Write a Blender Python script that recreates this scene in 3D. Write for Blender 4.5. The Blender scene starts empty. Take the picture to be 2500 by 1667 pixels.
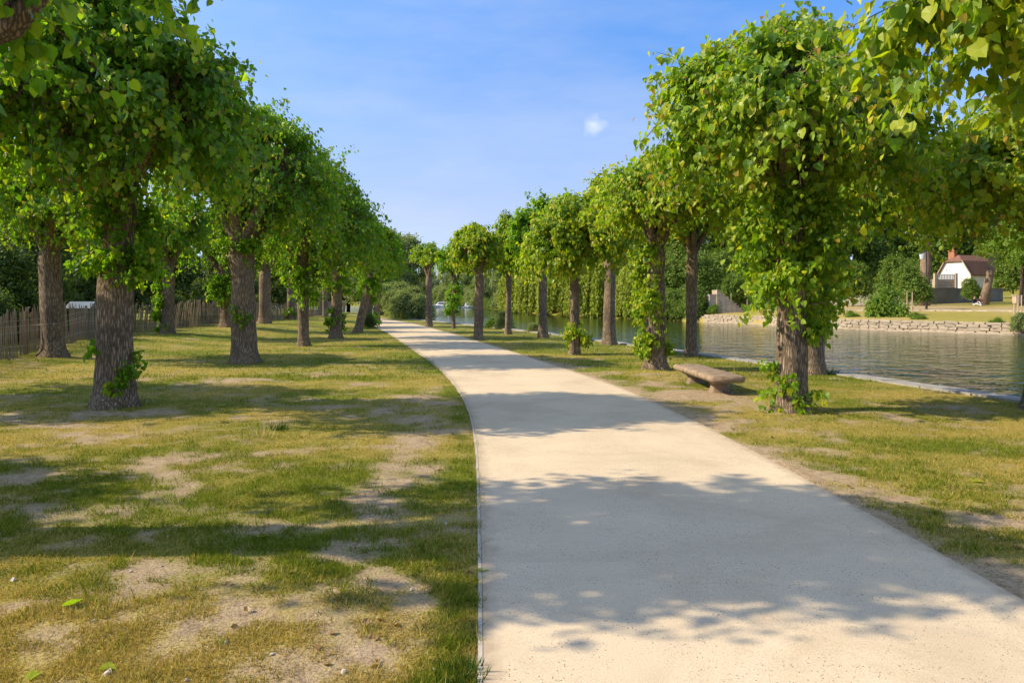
import bpy, math, random
import numpy as np
from mathutils import Matrix, Vector

# ------------------------------------------------------------------ camera / light
scene = bpy.context.scene
COL = scene.collection
CAM_H, FPX, HOR, CX = 1.65, 1667.0, 733.0, 1250.0      # in pixels of the 2500 px wide photograph
cam_d = bpy.data.cameras.new("camera")
cam = bpy.data.objects.new("camera", cam_d)
COL.objects.link(cam)
cam.location = (0, 0, CAM_H)
cam.rotation_euler = (math.radians(90), 0, 0)
cam_d.sensor_width = 36.0
cam_d.lens = 36.0 * FPX / 2500.0
cam_d.shift_y = -(833.5 - HOR) / 2500.0
cam_d.clip_start = 0.05
cam_d.clip_end = 6000
scene.camera = cam

SUN_EL, SUN_AZ = 37.0, 2.0        # elevation; azimuth: sun on the left (-X), very slightly behind the camera
SUN_STRENGTH, SKY_STRENGTH = 2.2, 0.15
EXPOSURE = 1.66
to_sun = Vector((-math.cos(math.radians(SUN_AZ)) * math.cos(math.radians(SUN_EL)),
                 -math.sin(math.radians(SUN_AZ)) * math.cos(math.radians(SUN_EL)),
                 math.sin(math.radians(SUN_EL))))
sun_d = bpy.data.lights.new("sun", 'SUN')
sun_d.energy = SUN_STRENGTH
sun_d.angle = math.radians(0.53)
sun_d.color = (1.0, 0.86, 0.64)
sun = bpy.data.objects.new("sun", sun_d)
COL.objects.link(sun)
sun.rotation_euler = to_sun.to_track_quat('Z', 'Y').to_euler()
sun.location = (-20, 0, 30)

world = bpy.data.worlds.new("World")
scene.world = world
world.use_nodes = True
wn, wl = world.node_tree.nodes, world.node_tree.links
wn.clear()
w_out = wn.new('ShaderNodeOutputWorld')
w_bg = wn.new('ShaderNodeBackground')
w_bg.inputs['Strength'].default_value = SKY_STRENGTH
sky = wn.new('ShaderNodeTexSky')
sky.sky_type = 'NISHITA'
sky.sun_disc = False
sky.sun_elevation = math.radians(SUN_EL)
sky.sun_rotation = math.atan2(to_sun.x, to_sun.y)
sky.altitude = 900
sky.air_density = 1.0
sky.dust_density = 0.5
sky.ozone_density = 1.0
# thin cirrus and one small cloud, by direction
tc = wn.new('ShaderNodeTexCoord')
mp = wn.new('ShaderNodeMapping'); mp.inputs['Scale'].default_value = (1.6, 1.6, 6.0)
mp.inputs['Rotation'].default_value = (0.25, 0.3, 0.2)
nz = wn.new('ShaderNodeTexNoise'); nz.inputs['Scale'].default_value = 1.3
nz.inputs['Detail'].default_value = 7; nz.inputs['Roughness'].default_value = 0.55
rmp = wn.new('ShaderNodeMapRange')
rmp.inputs['From Min'].default_value = 0.36; rmp.inputs['From Max'].default_value = 0.80
rmp.inputs['To Min'].default_value = 0.0; rmp.inputs['To Max'].default_value = 0.46
wl.new(tc.outputs['Generated'], mp.inputs['Vector'])
wl.new(mp.outputs['Vector'], nz.inputs['Vector']); wl.new(nz.outputs['Fac'], rmp.inputs['Value'])
hs = wn.new('ShaderNodeHueSaturation')
hs.inputs['Hue'].default_value = 0.508
hs.inputs['Saturation'].default_value = 1.0
hs.inputs['Value'].default_value = 1.0
wl.new(sky.outputs['Color'], hs.inputs['Color'])
mixc = wn.new('ShaderNodeMix'); mixc.data_type = 'RGBA'
mixc.inputs[7].default_value = (1.85, 1.9, 2.0, 1)
# sky colour graded: dimmed towards the horizon, bright and warm overhead as added fill
szs = wn.new('ShaderNodeSeparateXYZ'); wl.new(tc.outputs['Generated'], szs.inputs[0])
grd = wn.new('ShaderNodeValToRGB'); ge = grd.color_ramp.elements
for p_, c_ in ((0.0, (.23, .27, .48)), (.055, (.25, .27, .39)), (.12, (.30, .30, .38)), (.24, (.37, .41, .47)), (.39, (.22, .42, .59)), (.75, (1.0, .95, .88))):
    el = ge[0] if p_ == 0.0 else ge.new(p_)
    el.color = (*c_, 1)
ge[len(ge) - 1].color = (1.0, .97, .9, 1)
wl.new(szs.outputs['Z'], grd.inputs[0])
gmul = wn.new('ShaderNodeMix'); gmul.data_type = 'RGBA'; gmul.blend_type = 'MULTIPLY'; gmul.inputs[0].default_value = 1.0
wl.new(hs.outputs['Color'], gmul.inputs[6]); wl.new(grd.outputs[0], gmul.inputs[7])
wl.new(rmp.outputs['Result'], mixc.inputs[0]); wl.new(gmul.outputs[2], mixc.inputs[6])
cdir = Vector((0.118, 1.0, 0.258)).normalized()
sub = wn.new('ShaderNodeVectorMath'); sub.operation = 'SUBTRACT'; sub.inputs[1].default_value = cdir
nz2 = wn.new('ShaderNodeTexNoise'); nz2.inputs['Scale'].default_value = 34; nz2.inputs['Detail'].default_value = 5
wl.new(tc.outputs['Generated'], sub.inputs[0]); wl.new(tc.outputs['Generated'], nz2.inputs['Vector'])
sc_ = wn.new('ShaderNodeVectorMath'); sc_.operation = 'MULTIPLY'; sc_.inputs[1].default_value = (1.0, 1.0, 1.25)
wl.new(sub.outputs[0], sc_.inputs[0])
ln = wn.new('ShaderNodeVectorMath'); ln.operation = 'LENGTH'; wl.new(sc_.outputs[0], ln.inputs[0])
ad = wn.new('ShaderNodeMath'); ad.operation = 'MULTIPLY_ADD'
ad.inputs[1].default_value = -0.060; ad.inputs[2].default_value = 0.026
wl.new(nz2.outputs['Fac'], ad.inputs[0])
cm = wn.new('ShaderNodeMath'); cm.operation = 'SUBTRACT'
wl.new(ad.outputs[0], cm.inputs[0]); wl.new(ln.outputs['Value'], cm.inputs[1])
cr = wn.new('ShaderNodeMapRange'); cr.inputs['From Min'].default_value = -0.022; cr.inputs['From Max'].default_value = 0.014
cr.inputs['To Max'].default_value = 0.8
wl.new(cm.outputs[0], cr.inputs['Value'])
mixd = wn.new('ShaderNodeMix'); mixd.data_type = 'RGBA'; mixd.inputs[7].default_value = (2.5, 2.6, 2.8, 1)
wl.new(cr.outputs['Result'], mixd.inputs[0]); wl.new(mixc.outputs[2], mixd.inputs[6])
wl.new(mixd.outputs[2], w_bg.inputs['Color'])
wl.new(w_bg.outputs[0], w_out.inputs['Surface'])

vs = scene.view_settings
vs.view_transform = 'Standard'
vs.look = 'None'
vs.exposure = EXPOSURE
vs.gamma = 1.0
vs.use_curve_mapping = False
scene.render.engine = 'CYCLES'
scene.cycles.max_bounces = 6
scene.cycles.transparent_max_bounces = 6

# ------------------------------------------------------------------ helpers
def gp(u, v, z=0.0):
    """ground point seen at (u, v) of the 2352 px wide view of the photo"""
    u *= 2500 / 2352; v *= 2500 / 2352
    Y = (CAM_H - z) * FPX / (v - HOR)
    return (u - CX) / FPX * Y, Y

def vx(u, Y): return (u * 2500 / 2352 - CX) / FPX * Y
def vz(v, Y): return CAM_H - (v * 2500 / 2352 - HOR) / FPX * Y

def _hash(ix, iy, seed):
    n = (ix.astype(np.int64) * 374761393 + iy.astype(np.int64) * 668265263 + seed * 974711) & 0x7fffffff
    n = ((n ^ (n >> 13)) * 1274126177) & 0x7fffffff
    return ((n ^ (n >> 16)) & 0xffff) / 65535.0

def vnoise(x, y, seed=0):
    x0 = np.floor(x); y0 = np.floor(y)
    fx = x - x0; fy = y - y0
    fx = fx * fx * (3 - 2 * fx); fy = fy * fy * (3 - 2 * fy)
    a = _hash(x0, y0, seed); b = _hash(x0 + 1, y0, seed)
    c = _hash(x0, y0 + 1, seed); d = _hash(x0 + 1, y0 + 1, seed)
    return (a * (1 - fx) + b * fx) * (1 - fy) + (c * (1 - fx) + d * fx) * fy

def fbm(x, y, seed=0, oct=4, gain=0.5):
    s = 0; amp = 1.0; tot = 0
    for k in range(oct):
        s = s + amp * vnoise(x * 2 ** k + 17.3 * k, y * 2 ** k - 9.1 * k, seed + k)
        tot += amp; amp *= gain
    return s / tot

def sstep(a, b, x):
    t = np.clip((x - a) / (b - a), 0, 1)
    return t * t * (3 - 2 * t)

def np_mesh(name, verts, faces, mats=(), col=None, smooth=False, mat_idx=None):
    """faces: list of (M,k) int arrays"""
    me = bpy.data.meshes.new(name)
    verts = np.ascontiguousarray(verts, dtype=np.float32)
    me.vertices.add(len(verts)); me.vertices.foreach_set('co', verts.ravel())
    faces = [np.asarray(f, dtype=np.int32) for f in faces if len(f)]
    nl = sum(f.size for f in faces); npoly = sum(len(f) for f in faces)
    me.loops.add(nl); me.polygons.add(npoly)
    me.loops.foreach_set('vertex_index', np.concatenate([f.ravel() for f in faces]))
    tot = np.concatenate([np.full(len(f), f.shape[1], dtype=np.int32) for f in faces])
    start = np.concatenate([[0], np.cumsum(tot)[:-1]]).astype(np.int32)
    me.polygons.foreach_set('loop_start', start)
    if mat_idx is not None: me.polygons.foreach_set('material_index', np.asarray(mat_idx, dtype=np.int32))
    me.polygons.foreach_set('use_smooth', np.full(npoly, bool(smooth)))
    for m in mats: me.materials.append(m)
    if col is not None:
        at = me.attributes.new('Col', 'FLOAT_COLOR', 'POINT')
        c = np.ones((len(verts), 4), dtype=np.float32); c[:, :col.shape[1]] = col
        at.data.foreach_set('color', c.ravel())
    me.update(calc_edges=True)
    return me

def obj(name, me, parent=None, loc=None, rot=None, scale=None):
    o = bpy.data.objects.new(name, me)
    COL.objects.link(o)
    if parent is not None: o.parent = parent
    if loc is not None: o.location = loc
    if rot is not None: o.rotation_euler = rot
    if scale is not None: o.scale = scale
    return o

def tag(o, label=None, cat=None, group=None, kind=None):
    if label: o['label'] = label
    if cat: o['category'] = cat
    if group: o['group'] = group
    if kind: o['kind'] = kind
    return o

def thing(name, label, cat, loc=(0, 0, 0), rz=0.0, group=None):
    o = obj(name, None, None, loc, (0, 0, rz))
    o.empty_display_size = 0.2
    return tag(o, label, cat, group)

class MB:
    """collects boxes / tubes / polygons into one mesh"""
    def __init__(s): s.v = []; s.f = {}; s.n = 0
    def add(s, v, faces):
        v = np.asarray(v, dtype=float)
        for f in faces:
            f = np.asarray(f)
            if f.ndim == 1: f = f[None, :]
            s.f.setdefault(f.shape[1], []).append(f + s.n)
        s.v.append(v); s.n += len(v)
        return s
    def box(s, c, d, rz=0.0, taper=1.0):
        x, y, z = d[0] / 2, d[1] / 2, d[2] / 2
        v = np.array([[-x, -y, -z], [x, -y, -z], [x, y, -z], [-x, y, -z],
                      [-x * taper, -y * taper, z], [x * taper, -y * taper, z], [x * taper, y * taper, z], [-x * taper, y * taper, z]])
        cr, sr = math.cos(rz), math.sin(rz)
        v = np.stack([v[:, 0] * cr - v[:, 1] * sr, v[:, 0] * sr + v[:, 1] * cr, v[:, 2]], 1) + np.array(c)
        return s.add(v, [np.array([[0, 3, 2, 1], [4, 5, 6, 7], [0, 1, 5, 4], [1, 2, 6, 5], [2, 3, 7, 6], [3, 0, 4, 7]])])
    def tube(s, pts, rad, n=8, cap=True, wob=None):
        v, f = tube_np(pts, rad, n, wob)
        s.add(v, [f])
        if cap:
            m = len(pts)
            base = s.n - len(v)
            s.f.setdefault(n, []).append(np.array([[base + k for k in range(n)][::-1]]))
            s.f.setdefault(n, []).append(np.array([[base + (m - 1) * n + k for k in range(n)]]))
        return s
    def poly(s, pts):
        return s.add(pts, [np.arange(len(pts))])
    def mesh(s, name, mats=(), col=None, smooth=False):
        return np_mesh(name, np.concatenate(s.v), [np.concatenate(a) for a in s.f.values()], mats, col, smooth)
    def build(s, name, mat, parent=None, smooth=False, bevel=0.0, **kw):
        o = obj(name, s.mesh(name, [mat], smooth=smooth), parent, **kw)
        if bevel:
            b = o.modifiers.new('bevel', 'BEVEL'); b.width = bevel; b.segments = 2; b.limit_method = 'ANGLE'
        return o

def tube_np(pts, rad, n=8, wob=None):
    pts = np.asarray(pts, dtype=float); rad = np.asarray(rad, dtype=float)
    m = len(pts)
    tan = np.gradient(pts, axis=0)
    tan /= np.linalg.norm(tan, axis=1)[:, None] + 1e-9
    ref = np.array([1.0, 0.13, 0.05])
    if abs(np.dot(tan.mean(0), ref)) > 0.9: ref = np.array([0.1, 1.0, 0.1])
    a = np.cross(tan, ref); a /= np.linalg.norm(a, axis=1)[:, None] + 1e-9
    b = np.cross(tan, a)
    th = np.arange(n) / n * 2 * math.pi
    r = rad[:, None] * np.ones((1, n))
    if wob is not None: r = r * wob(np.arange(m)[:, None], th[None, :])
    v = pts[:, None, :] + r[..., None] * (np.cos(th)[None, :, None] * a[:, None, :] + np.sin(th)[None, :, None] * b[:, None, :])
    i = np.arange(m - 1)[:, None] * n; k = np.arange(n)[None, :]; k2 = (k + 1) % n
    f = np.stack([i + k, i + k2, i + n + k2, i + n + k], -1).reshape(-1, 4)
    return v.reshape(-1, 3), f

# ------------------------------------------------------------------ materials
def new_mat(name):
    m = bpy.data.materials.new(name); m.use_nodes = True
    nt = m.node_tree; nt.nodes.clear()
    out = nt.nodes.new('ShaderNodeOutputMaterial')
    return m, nt.nodes, nt.links, out

def N(nodes, typ, **kw):
    n = nodes.new(typ)
    for k, v in kw.items():
        if k in n.inputs: n.inputs[k].default_value = v
        else: setattr(n, k, v)
    return n

def ramp(nodes, links, fac, stops):
    r = nodes.new('ShaderNodeValToRGB')
    e = r.color_ramp.elements
    while len(e) < len(stops): e.new(0.5)
    for i, (p, c) in enumerate(stops):
        e[i].position = p; e[i].color = (*c, 1)
    links.new(fac, r.inputs[0])
    return r.outputs[0]

def mixrgb(nodes, links, fac, a, b, blend='MIX'):
    m = nodes.new('ShaderNodeMix'); m.data_type = 'RGBA'; m.blend_type = blend
    for i, x in ((0, fac), (6, a), (7, b)):
        if isinstance(x, (int, float)): m.inputs[i].default_value = x
        elif isinstance(x, tuple): m.inputs[i].default_value = (*x, 1)
        else: links.new(x, m.inputs[i])
    return m.outputs[2]

def simple_mat(name, c1, c2, scale=6.0, rough=0.8, bump=0.3, bscale=None, stretch=(1, 1, 1), spec=0.3, dist=0.02, detail=6):
    m, n, l, out = new_mat(name)
    tc = n.new('ShaderNodeTexCoord')
    mp = N(n, 'ShaderNodeMapping'); mp.inputs['Scale'].default_value = stretch
    l.new(tc.outputs['Object'], mp.inputs['Vector'])
    nz = N(n, 'ShaderNodeTexNoise', Scale=scale, Detail=detail, Roughness=0.6); l.new(mp.outputs[0], nz.inputs['Vector'])
    c = ramp(n, l, nz.outputs['Fac'], [(0.3, c1), (0.7, c2)])
    p = N(n, 'ShaderNodeBsdfPrincipled', Roughness=rough)
    p.inputs['Specular IOR Level'].default_value = spec
    l.new(c, p.inputs['Base Color'])
    if bump:
        nb = N(n, 'ShaderNodeTexNoise', Scale=bscale or scale * 3, Detail=5); l.new(mp.outputs[0], nb.inputs['Vector'])
        b = N(n, 'ShaderNodeBump', Strength=bump, Distance=dist); l.new(nb.outputs['Fac'], b.inputs['Height'])
        l.new(b.outputs[0], p.inputs['Normal'])
    l.new(p.outputs[0], out.inputs[0])
    return m

def leaf_mat(name, dark, light, yellow=(0.30, 0.25, 0.025), tip=(0.34, 0.17, 0.05), trans=0.42, rough=0.42, tboost=1.5):
    """Col.r = shade of green, Col.g = yellowness, Col.b = young brown tip"""
    m, n, l, out = new_mat(name)
    at = N(n, 'ShaderNodeAttribute', attribute_name='Col')
    sp = n.new('ShaderNodeSeparateColor'); l.new(at.outputs['Color'], sp.inputs[0])
    c = mixrgb(n, l, sp.outputs[0], dark, light)
    c = mixrgb(n, l, sp.outputs[1], c, yellow)
    c = mixrgb(n, l, sp.outputs[2], c, tip)
    p = N(n, 'ShaderNodeBsdfPrincipled', Roughness=rough)
    p.inputs['Specular IOR Level'].default_value = 0.28
    l.new(c, p.inputs['Base Color'])
    t = n.new('ShaderNodeBsdfTranslucent')
    tcol = mixrgb(n, l, 1.0, c, (1.15 * tboost, 1.2 * tboost, 0.42 * tboost), 'MULTIPLY')
    l.new(tcol, t.inputs['Color'])
    mx = N(n, 'ShaderNodeMixShader', Fac=trans)
    l.new(p.outputs[0], mx.inputs[1]); l.new(t.outputs[0], mx.inputs[2])
    l.new(mx.outputs[0], out.inputs[0])
    return m

def bark_mat(name, c1, c2, moss=None, vs_=(19, 19, 2.6)):
    m, n, l, out = new_mat(name)
    tc = n.new('ShaderNodeTexCoord')
    mp = N(n, 'ShaderNodeMapping'); mp.inputs['Scale'].default_value = vs_
    l.new(tc.outputs['Object'], mp.inputs['Vector'])
    nz = N(n, 'ShaderNodeTexNoise', Scale=2.0, Detail=8, Roughness=0.62, Distortion=0.4); l.new(mp.outputs[0], nz.inputs['Vector'])
    vo = N(n, 'ShaderNodeTexVoronoi', Scale=1.7, feature='DISTANCE_TO_EDGE'); 
    wv = N(n, 'ShaderNodeVectorMath', operation='ADD')
    l.new(mp.outputs[0], wv.inputs[0]); l.new(nz.outputs['Color'], wv.inputs[1]); l.new(wv.outputs[0], vo.inputs['Vector'])
    cr = N(n, 'ShaderNodeMapRange'); cr.inputs['From Max'].default_value = 0.28; l.new(vo.outputs['Distance'], cr.inputs['Value'])
    hgt = N(n, 'ShaderNodeMath', operation='MULTIPLY'); l.new(cr.outputs[0], hgt.inputs[0]); l.new(nz.outputs['Fac'], hgt.inputs[1])
    c = ramp(n, l, hgt.outputs[0], [(0.02, tuple(x * 0.55 for x in c1)), (0.20, c1), (0.55, c2)])
    big = N(n, 'ShaderNodeTexNoise', Scale=1.3, Detail=4); l.new(tc.outputs['Object'], big.inputs['Vector'])
    sh = ramp(n, l, big.outputs['Fac'], [(0.35, (0.72, 0.72, 0.74)), (0.7, (1.18, 1.14, 1.06))])
    c = mixrgb(n, l, 1.0, c, sh, 'MULTIPLY')
    if moss:
        mz = N(n, 'ShaderNodeTexNoise', Scale=2.6, Detail=6); l.new(tc.outputs['Object'], mz.inputs['Vector'])
        mk = ramp(n, l, mz.outputs['Fac'], [(0.60, (0, 0, 0)), (0.72, (0.8, 0.8, 0.8))])
        c = mixrgb(n, l, mk, c, moss)
    p = N(n, 'ShaderNodeBsdfPrincipled', Roughness=0.9)
    p.inputs['Specular IOR Level'].default_value = 0.15
    l.new(c, p.inputs['Base Color'])
    b = N(n, 'ShaderNodeBump', Strength=0.9, Distance=0.03); l.new(hgt.outputs[0], b.inputs['Height'])
    l.new(b.outputs[0], p.inputs['Normal'])
    l.new(p.outputs[0], out.inputs[0])
    return m

M = {}
M['bark'] = bark_mat('lime_bark_grey', (0.235, 0.172, 0.115), (0.47, 0.365, 0.26), moss=(0.17, 0.105, 0.02))
M['bark_pale'] = bark_mat('lime_bark_pale', (0.26, 0.185, 0.125), (0.46, 0.34, 0.24), vs_=(16, 16, 3))
M['bark_dark'] = bark_mat('far_bark', (0.06, 0.045, 0.035), (0.14, 0.105, 0.08), vs_=(6, 6, 1))
M['leaf_lime'] = leaf_mat('lime_leaves', (0.042, 0.130, 0.008), (0.205, 0.355, 0.018), yellow=(0.45, 0.43, 0.02), trans=0.46, tboost=1.75)
M['leaf_lime_river'] = leaf_mat('lime_leaves_river_row', (0.055, 0.140, 0.010), (0.270, 0.385, 0.022), yellow=(0.52, 0.48, 0.02), trans=0.42, tboost=1.7)
M['leaf_wood'] = leaf_mat('woodland_leaves', (0.065, 0.130, 0.016), (0.195, 0.285, 0.042), trans=0.35, rough=0.6, tboost=1.25)
M['leaf_grey'] = leaf_mat('grey_green_leaves', (0.150, 0.200, 0.065), (0.300, 0.360, 0.13), trans=0.35, rough=0.6, tboost=1.2)
M['leaf_willow'] = leaf_mat('willow_leaves', (0.15, 0.20, 0.020), (0.34, 0.40, 0.050), trans=0.4, rough=0.6, tboost=1.2)
M['leaf_shrub'] = leaf_mat('bank_shrub_leaves', (0.075, 0.150, 0.014), (0.19, 0.30, 0.030), trans=0.4, rough=0.55, tboost=1.3)
M['leaf_hedge'] = leaf_mat('hedge_leaves', (0.035, 0.075, 0.012), (0.12, 0.18, 0.03), trans=0.35, rough=0.5)
M['stone'] = simple_mat('bench_stone', (0.17, 0.118, 0.072), (0.36, 0.265, 0.175), 7, 0.85, 0.5, 40, dist=0.01)
M['wallstone'] = simple_mat('river_wall_stone', (0.25, 0.20, 0.13), (0.52, 0.42, 0.30), 3, 0.9, 0.5, 14)
M['mortar'] = simple_mat('river_wall_mortar', (0.26, 0.21, 0.13), (0.46, 0.38, 0.25), 5, 0.95, 0.4)
M['coping'] = simple_mat('coping_stone', (0.22, 0.21, 0.19), (0.40, 0.37, 0.32), 4, 0.85, 0.4, 25, dist=0.01)
M['render_grey'] = simple_mat('grey_garden_wall', (0.15, 0.14, 0.12), (0.23, 0.215, 0.18), 1.2, 0.95, 0.3)
M['render_beige'] = simple_mat('beige_garden_wall', (0.34, 0.30, 0.25), (0.48, 0.43, 0.36), 1.0, 0.95, 0.3)
M['white'] = simple_mat('white_render', (0.66, 0.62, 0.56), (0.80, 0.77, 0.71), 0.8, 0.8, 0.1)
M['tile'] = simple_mat('roof_tiles', (0.12, 0.058, 0.038), (0.27, 0.135, 0.088), 5, 0.85, 0.5, 9)
M['brick'] = simple_mat('chimney_brick', (0.30, 0.12, 0.06), (0.45, 0.2, 0.11), 6, 0.9, 0.3)
M['plank'] = simple_mat('terrace_board', (0.42, 0.30, 0.19), (0.60, 0.46, 0.33), 2, 0.8, 0.2)
M['wood'] = simple_mat('paling_wood', (0.17, 0.12, 0.075), (0.44, 0.33, 0.22), 5, 0.9, 0.5, 30, stretch=(6, 6, 0.6), dist=0.008)
M['paintgrey'] = simple_mat('blue_grey_boards', (0.13, 0.16, 0.18), (0.20, 0.235, 0.26), 2, 0.7, 0.1)
M['wire'] = simple_mat('galvanised_wire', (0.30, 0.28, 0.25), (0.42, 0.40, 0.36), 20, 0.5, 0)
M['iron'] = simple_mat('dark_iron', (0.020, 0.020, 0.022), (0.045, 0.042, 0.04), 10, 0.5, 0)
M['postwood'] = simple_mat('pale_post_wood', (0.36, 0.25, 0.16), (0.52, 0.39, 0.27), 4, 0.85, 0.2)
M['gelcoat'] = simple_mat('boat_gelcoat', (0.76, 0.76, 0.75), (0.82, 0.82, 0.81), 3, 0.25, 0, spec=0.5)
M['cloth_black'] = simple_mat('black_cloth', (0.012, 0.012, 0.015), (0.03, 0.03, 0.035), 20, 0.9, 0)
M['cloth_brown'] = simple_mat('brown_cloth', (0.12, 0.05, 0.03), (0.18, 0.08, 0.05), 20, 0.9, 0)
M['cloth_pale'] = simple_mat('pale_cloth', (0.45, 0.45, 0.46), (0.6, 0.6, 0.6), 20, 0.9, 0)
M['skin'] = simple_mat('skin', (0.42, 0.25, 0.17), (0.5, 0.31, 0.22), 10, 0.6, 0)
M['hair'] = simple_mat('dark_hair', (0.02, 0.013, 0.01), (0.05, 0.03, 0.02), 30, 0.6, 0)
M['pebble'] = simple_mat('pebbles', (0.38, 0.31, 0.24), (0.62, 0.54, 0.44), 12, 0.85, 0.2)
def glass_mat():
    m, n, l, out = new_mat('dark_glass')
    p = N(n, 'ShaderNodeBsdfPrincipled', Roughness=0.06); p.inputs['Base Color'].default_value = (0.015, 0.018, 0.02, 1)
    l.new(p.outputs[0], out.inputs[0]); return m
M['glass'] = glass_mat()
def lamp_glass():
    m, n, l, out = new_mat('lantern_glass')
    p = N(n, 'ShaderNodeBsdfPrincipled', Roughness=0.2); p.inputs['Base Color'].default_value = (0.7, 0.74, 0.8, 1)
    l.new(p.outputs[0], out.inputs[0]); return m
M['lampglass'] = lamp_glass()

def ground_mat():
    """Col.r = grass cover 0..1, Col.g = greenness, Col.b = sandiness of the soil"""
    m, n, l, out = new_mat('dry_lawn')
    tc = n.new('ShaderNodeTexCoord')
    at = N(n, 'ShaderNodeAttribute', attribute_name='Col')
    sp = n.new('ShaderNodeSeparateColor'); l.new(at.outputs['Color'], sp.inputs[0])
    n1 = N(n, 'ShaderNodeTexNoise', Scale=9, Detail=9, Roughness=0.68); l.new(tc.outputs['Object'], n1.inputs['Vector'])
    n2 = N(n, 'ShaderNodeTexNoise', Scale=55, Detail=5, Roughness=0.7); l.new(tc.outputs['Object'], n2.inputs['Vector'])
    n3 = N(n, 'ShaderNodeTexNoise', Scale=2.2, Detail=6, Roughness=0.6); l.new(tc.outputs['Object'], n3.inputs['Vector'])
    soil = ramp(n, l, n1.outputs['Fac'], [(0.3, (0.29, 0.205, 0.115)), (0.52, (0.44, 0.325, 0.195)), (0.75, (0.58, 0.45, 0.29))])
    grit = ramp(n, l, n2.outputs['Fac'], [(0.36, (0.55, 0.52, 0.5)), (0.5, (1, 1, 1)), (0.68, (1.22, 1.2, 1.18))])
    soil = mixrgb(n, l, 1.0, soil, grit, 'MULTIPLY')
    straw = ramp(n, l, n2.outputs['Fac'], [(0.32, (0.20, 0.145, 0.03)), (0.5, (0.38, 0.29, 0.065)), (0.68, (0.54, 0.42, 0.12))])
    green = ramp(n, l, n2.outputs['Fac'], [(0.32, (0.060, 0.085, 0.008)), (0.5, (0.16, 0.185, 0.020)), (0.7, (0.30, 0.30, 0.045))])
    gm = N(n, 'ShaderNodeMath', operation='MULTIPLY_ADD'); gm.inputs[1].default_value = 1.3
    l.new(n3.outputs['Fac'], gm.inputs[0])
    ga = N(n, 'ShaderNodeMath', operation='ADD'); ga.inputs[1].default_value = -0.65
    l.new(sp.outputs[1], ga.inputs[0]); l.new(ga.outputs[0], gm.inputs[2])
    gm.use_clamp = True
    grass = mixrgb(n, l, gm.outputs[0], straw, green)
    cov = N(n, 'ShaderNodeMath', operation='MULTIPLY_ADD'); cov.inputs[1].default_value = 1.5
    l.new(n1.outputs['Fac'], cov.inputs[0])
    ca = N(n, 'ShaderNodeMath', operation='ADD'); ca.inputs[1].default_value = -0.75
    l.new(sp.outputs[0], ca.inputs[0]); l.new(ca.outputs[0], cov.inputs[2])
    cs = N(n, 'ShaderNodeMapRange'); cs.inputs['From Min'].default_value = 0.22; cs.inputs['From Max'].default_value = 0.85
    l.new(cov.outputs[0], cs.inputs['Value'])
    c = mixrgb(n, l, cs.outputs[0], soil, grass)
    p = N(n, 'ShaderNodeBsdfPrincipled', Roughness=0.95); p.inputs['Specular IOR Level'].default_value = 0.1
    l.new(c, p.inputs['Base Color'])
    hh = N(n, 'ShaderNodeMath', operation='ADD'); l.new(n1.outputs['Fac'], hh.inputs[0]); l.new(n2.outputs['Fac'], hh.inputs[1])
    b = N(n, 'ShaderNodeBump', Strength=0.75, Distance=0.03); l.new(hh.outputs[0], b.inputs['Height'])
    l.new(b.outputs[0], p.inputs['Normal'])
    l.new(p.outputs[0], out.inputs[0])
    return m
M['ground'] = ground_mat()

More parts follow.
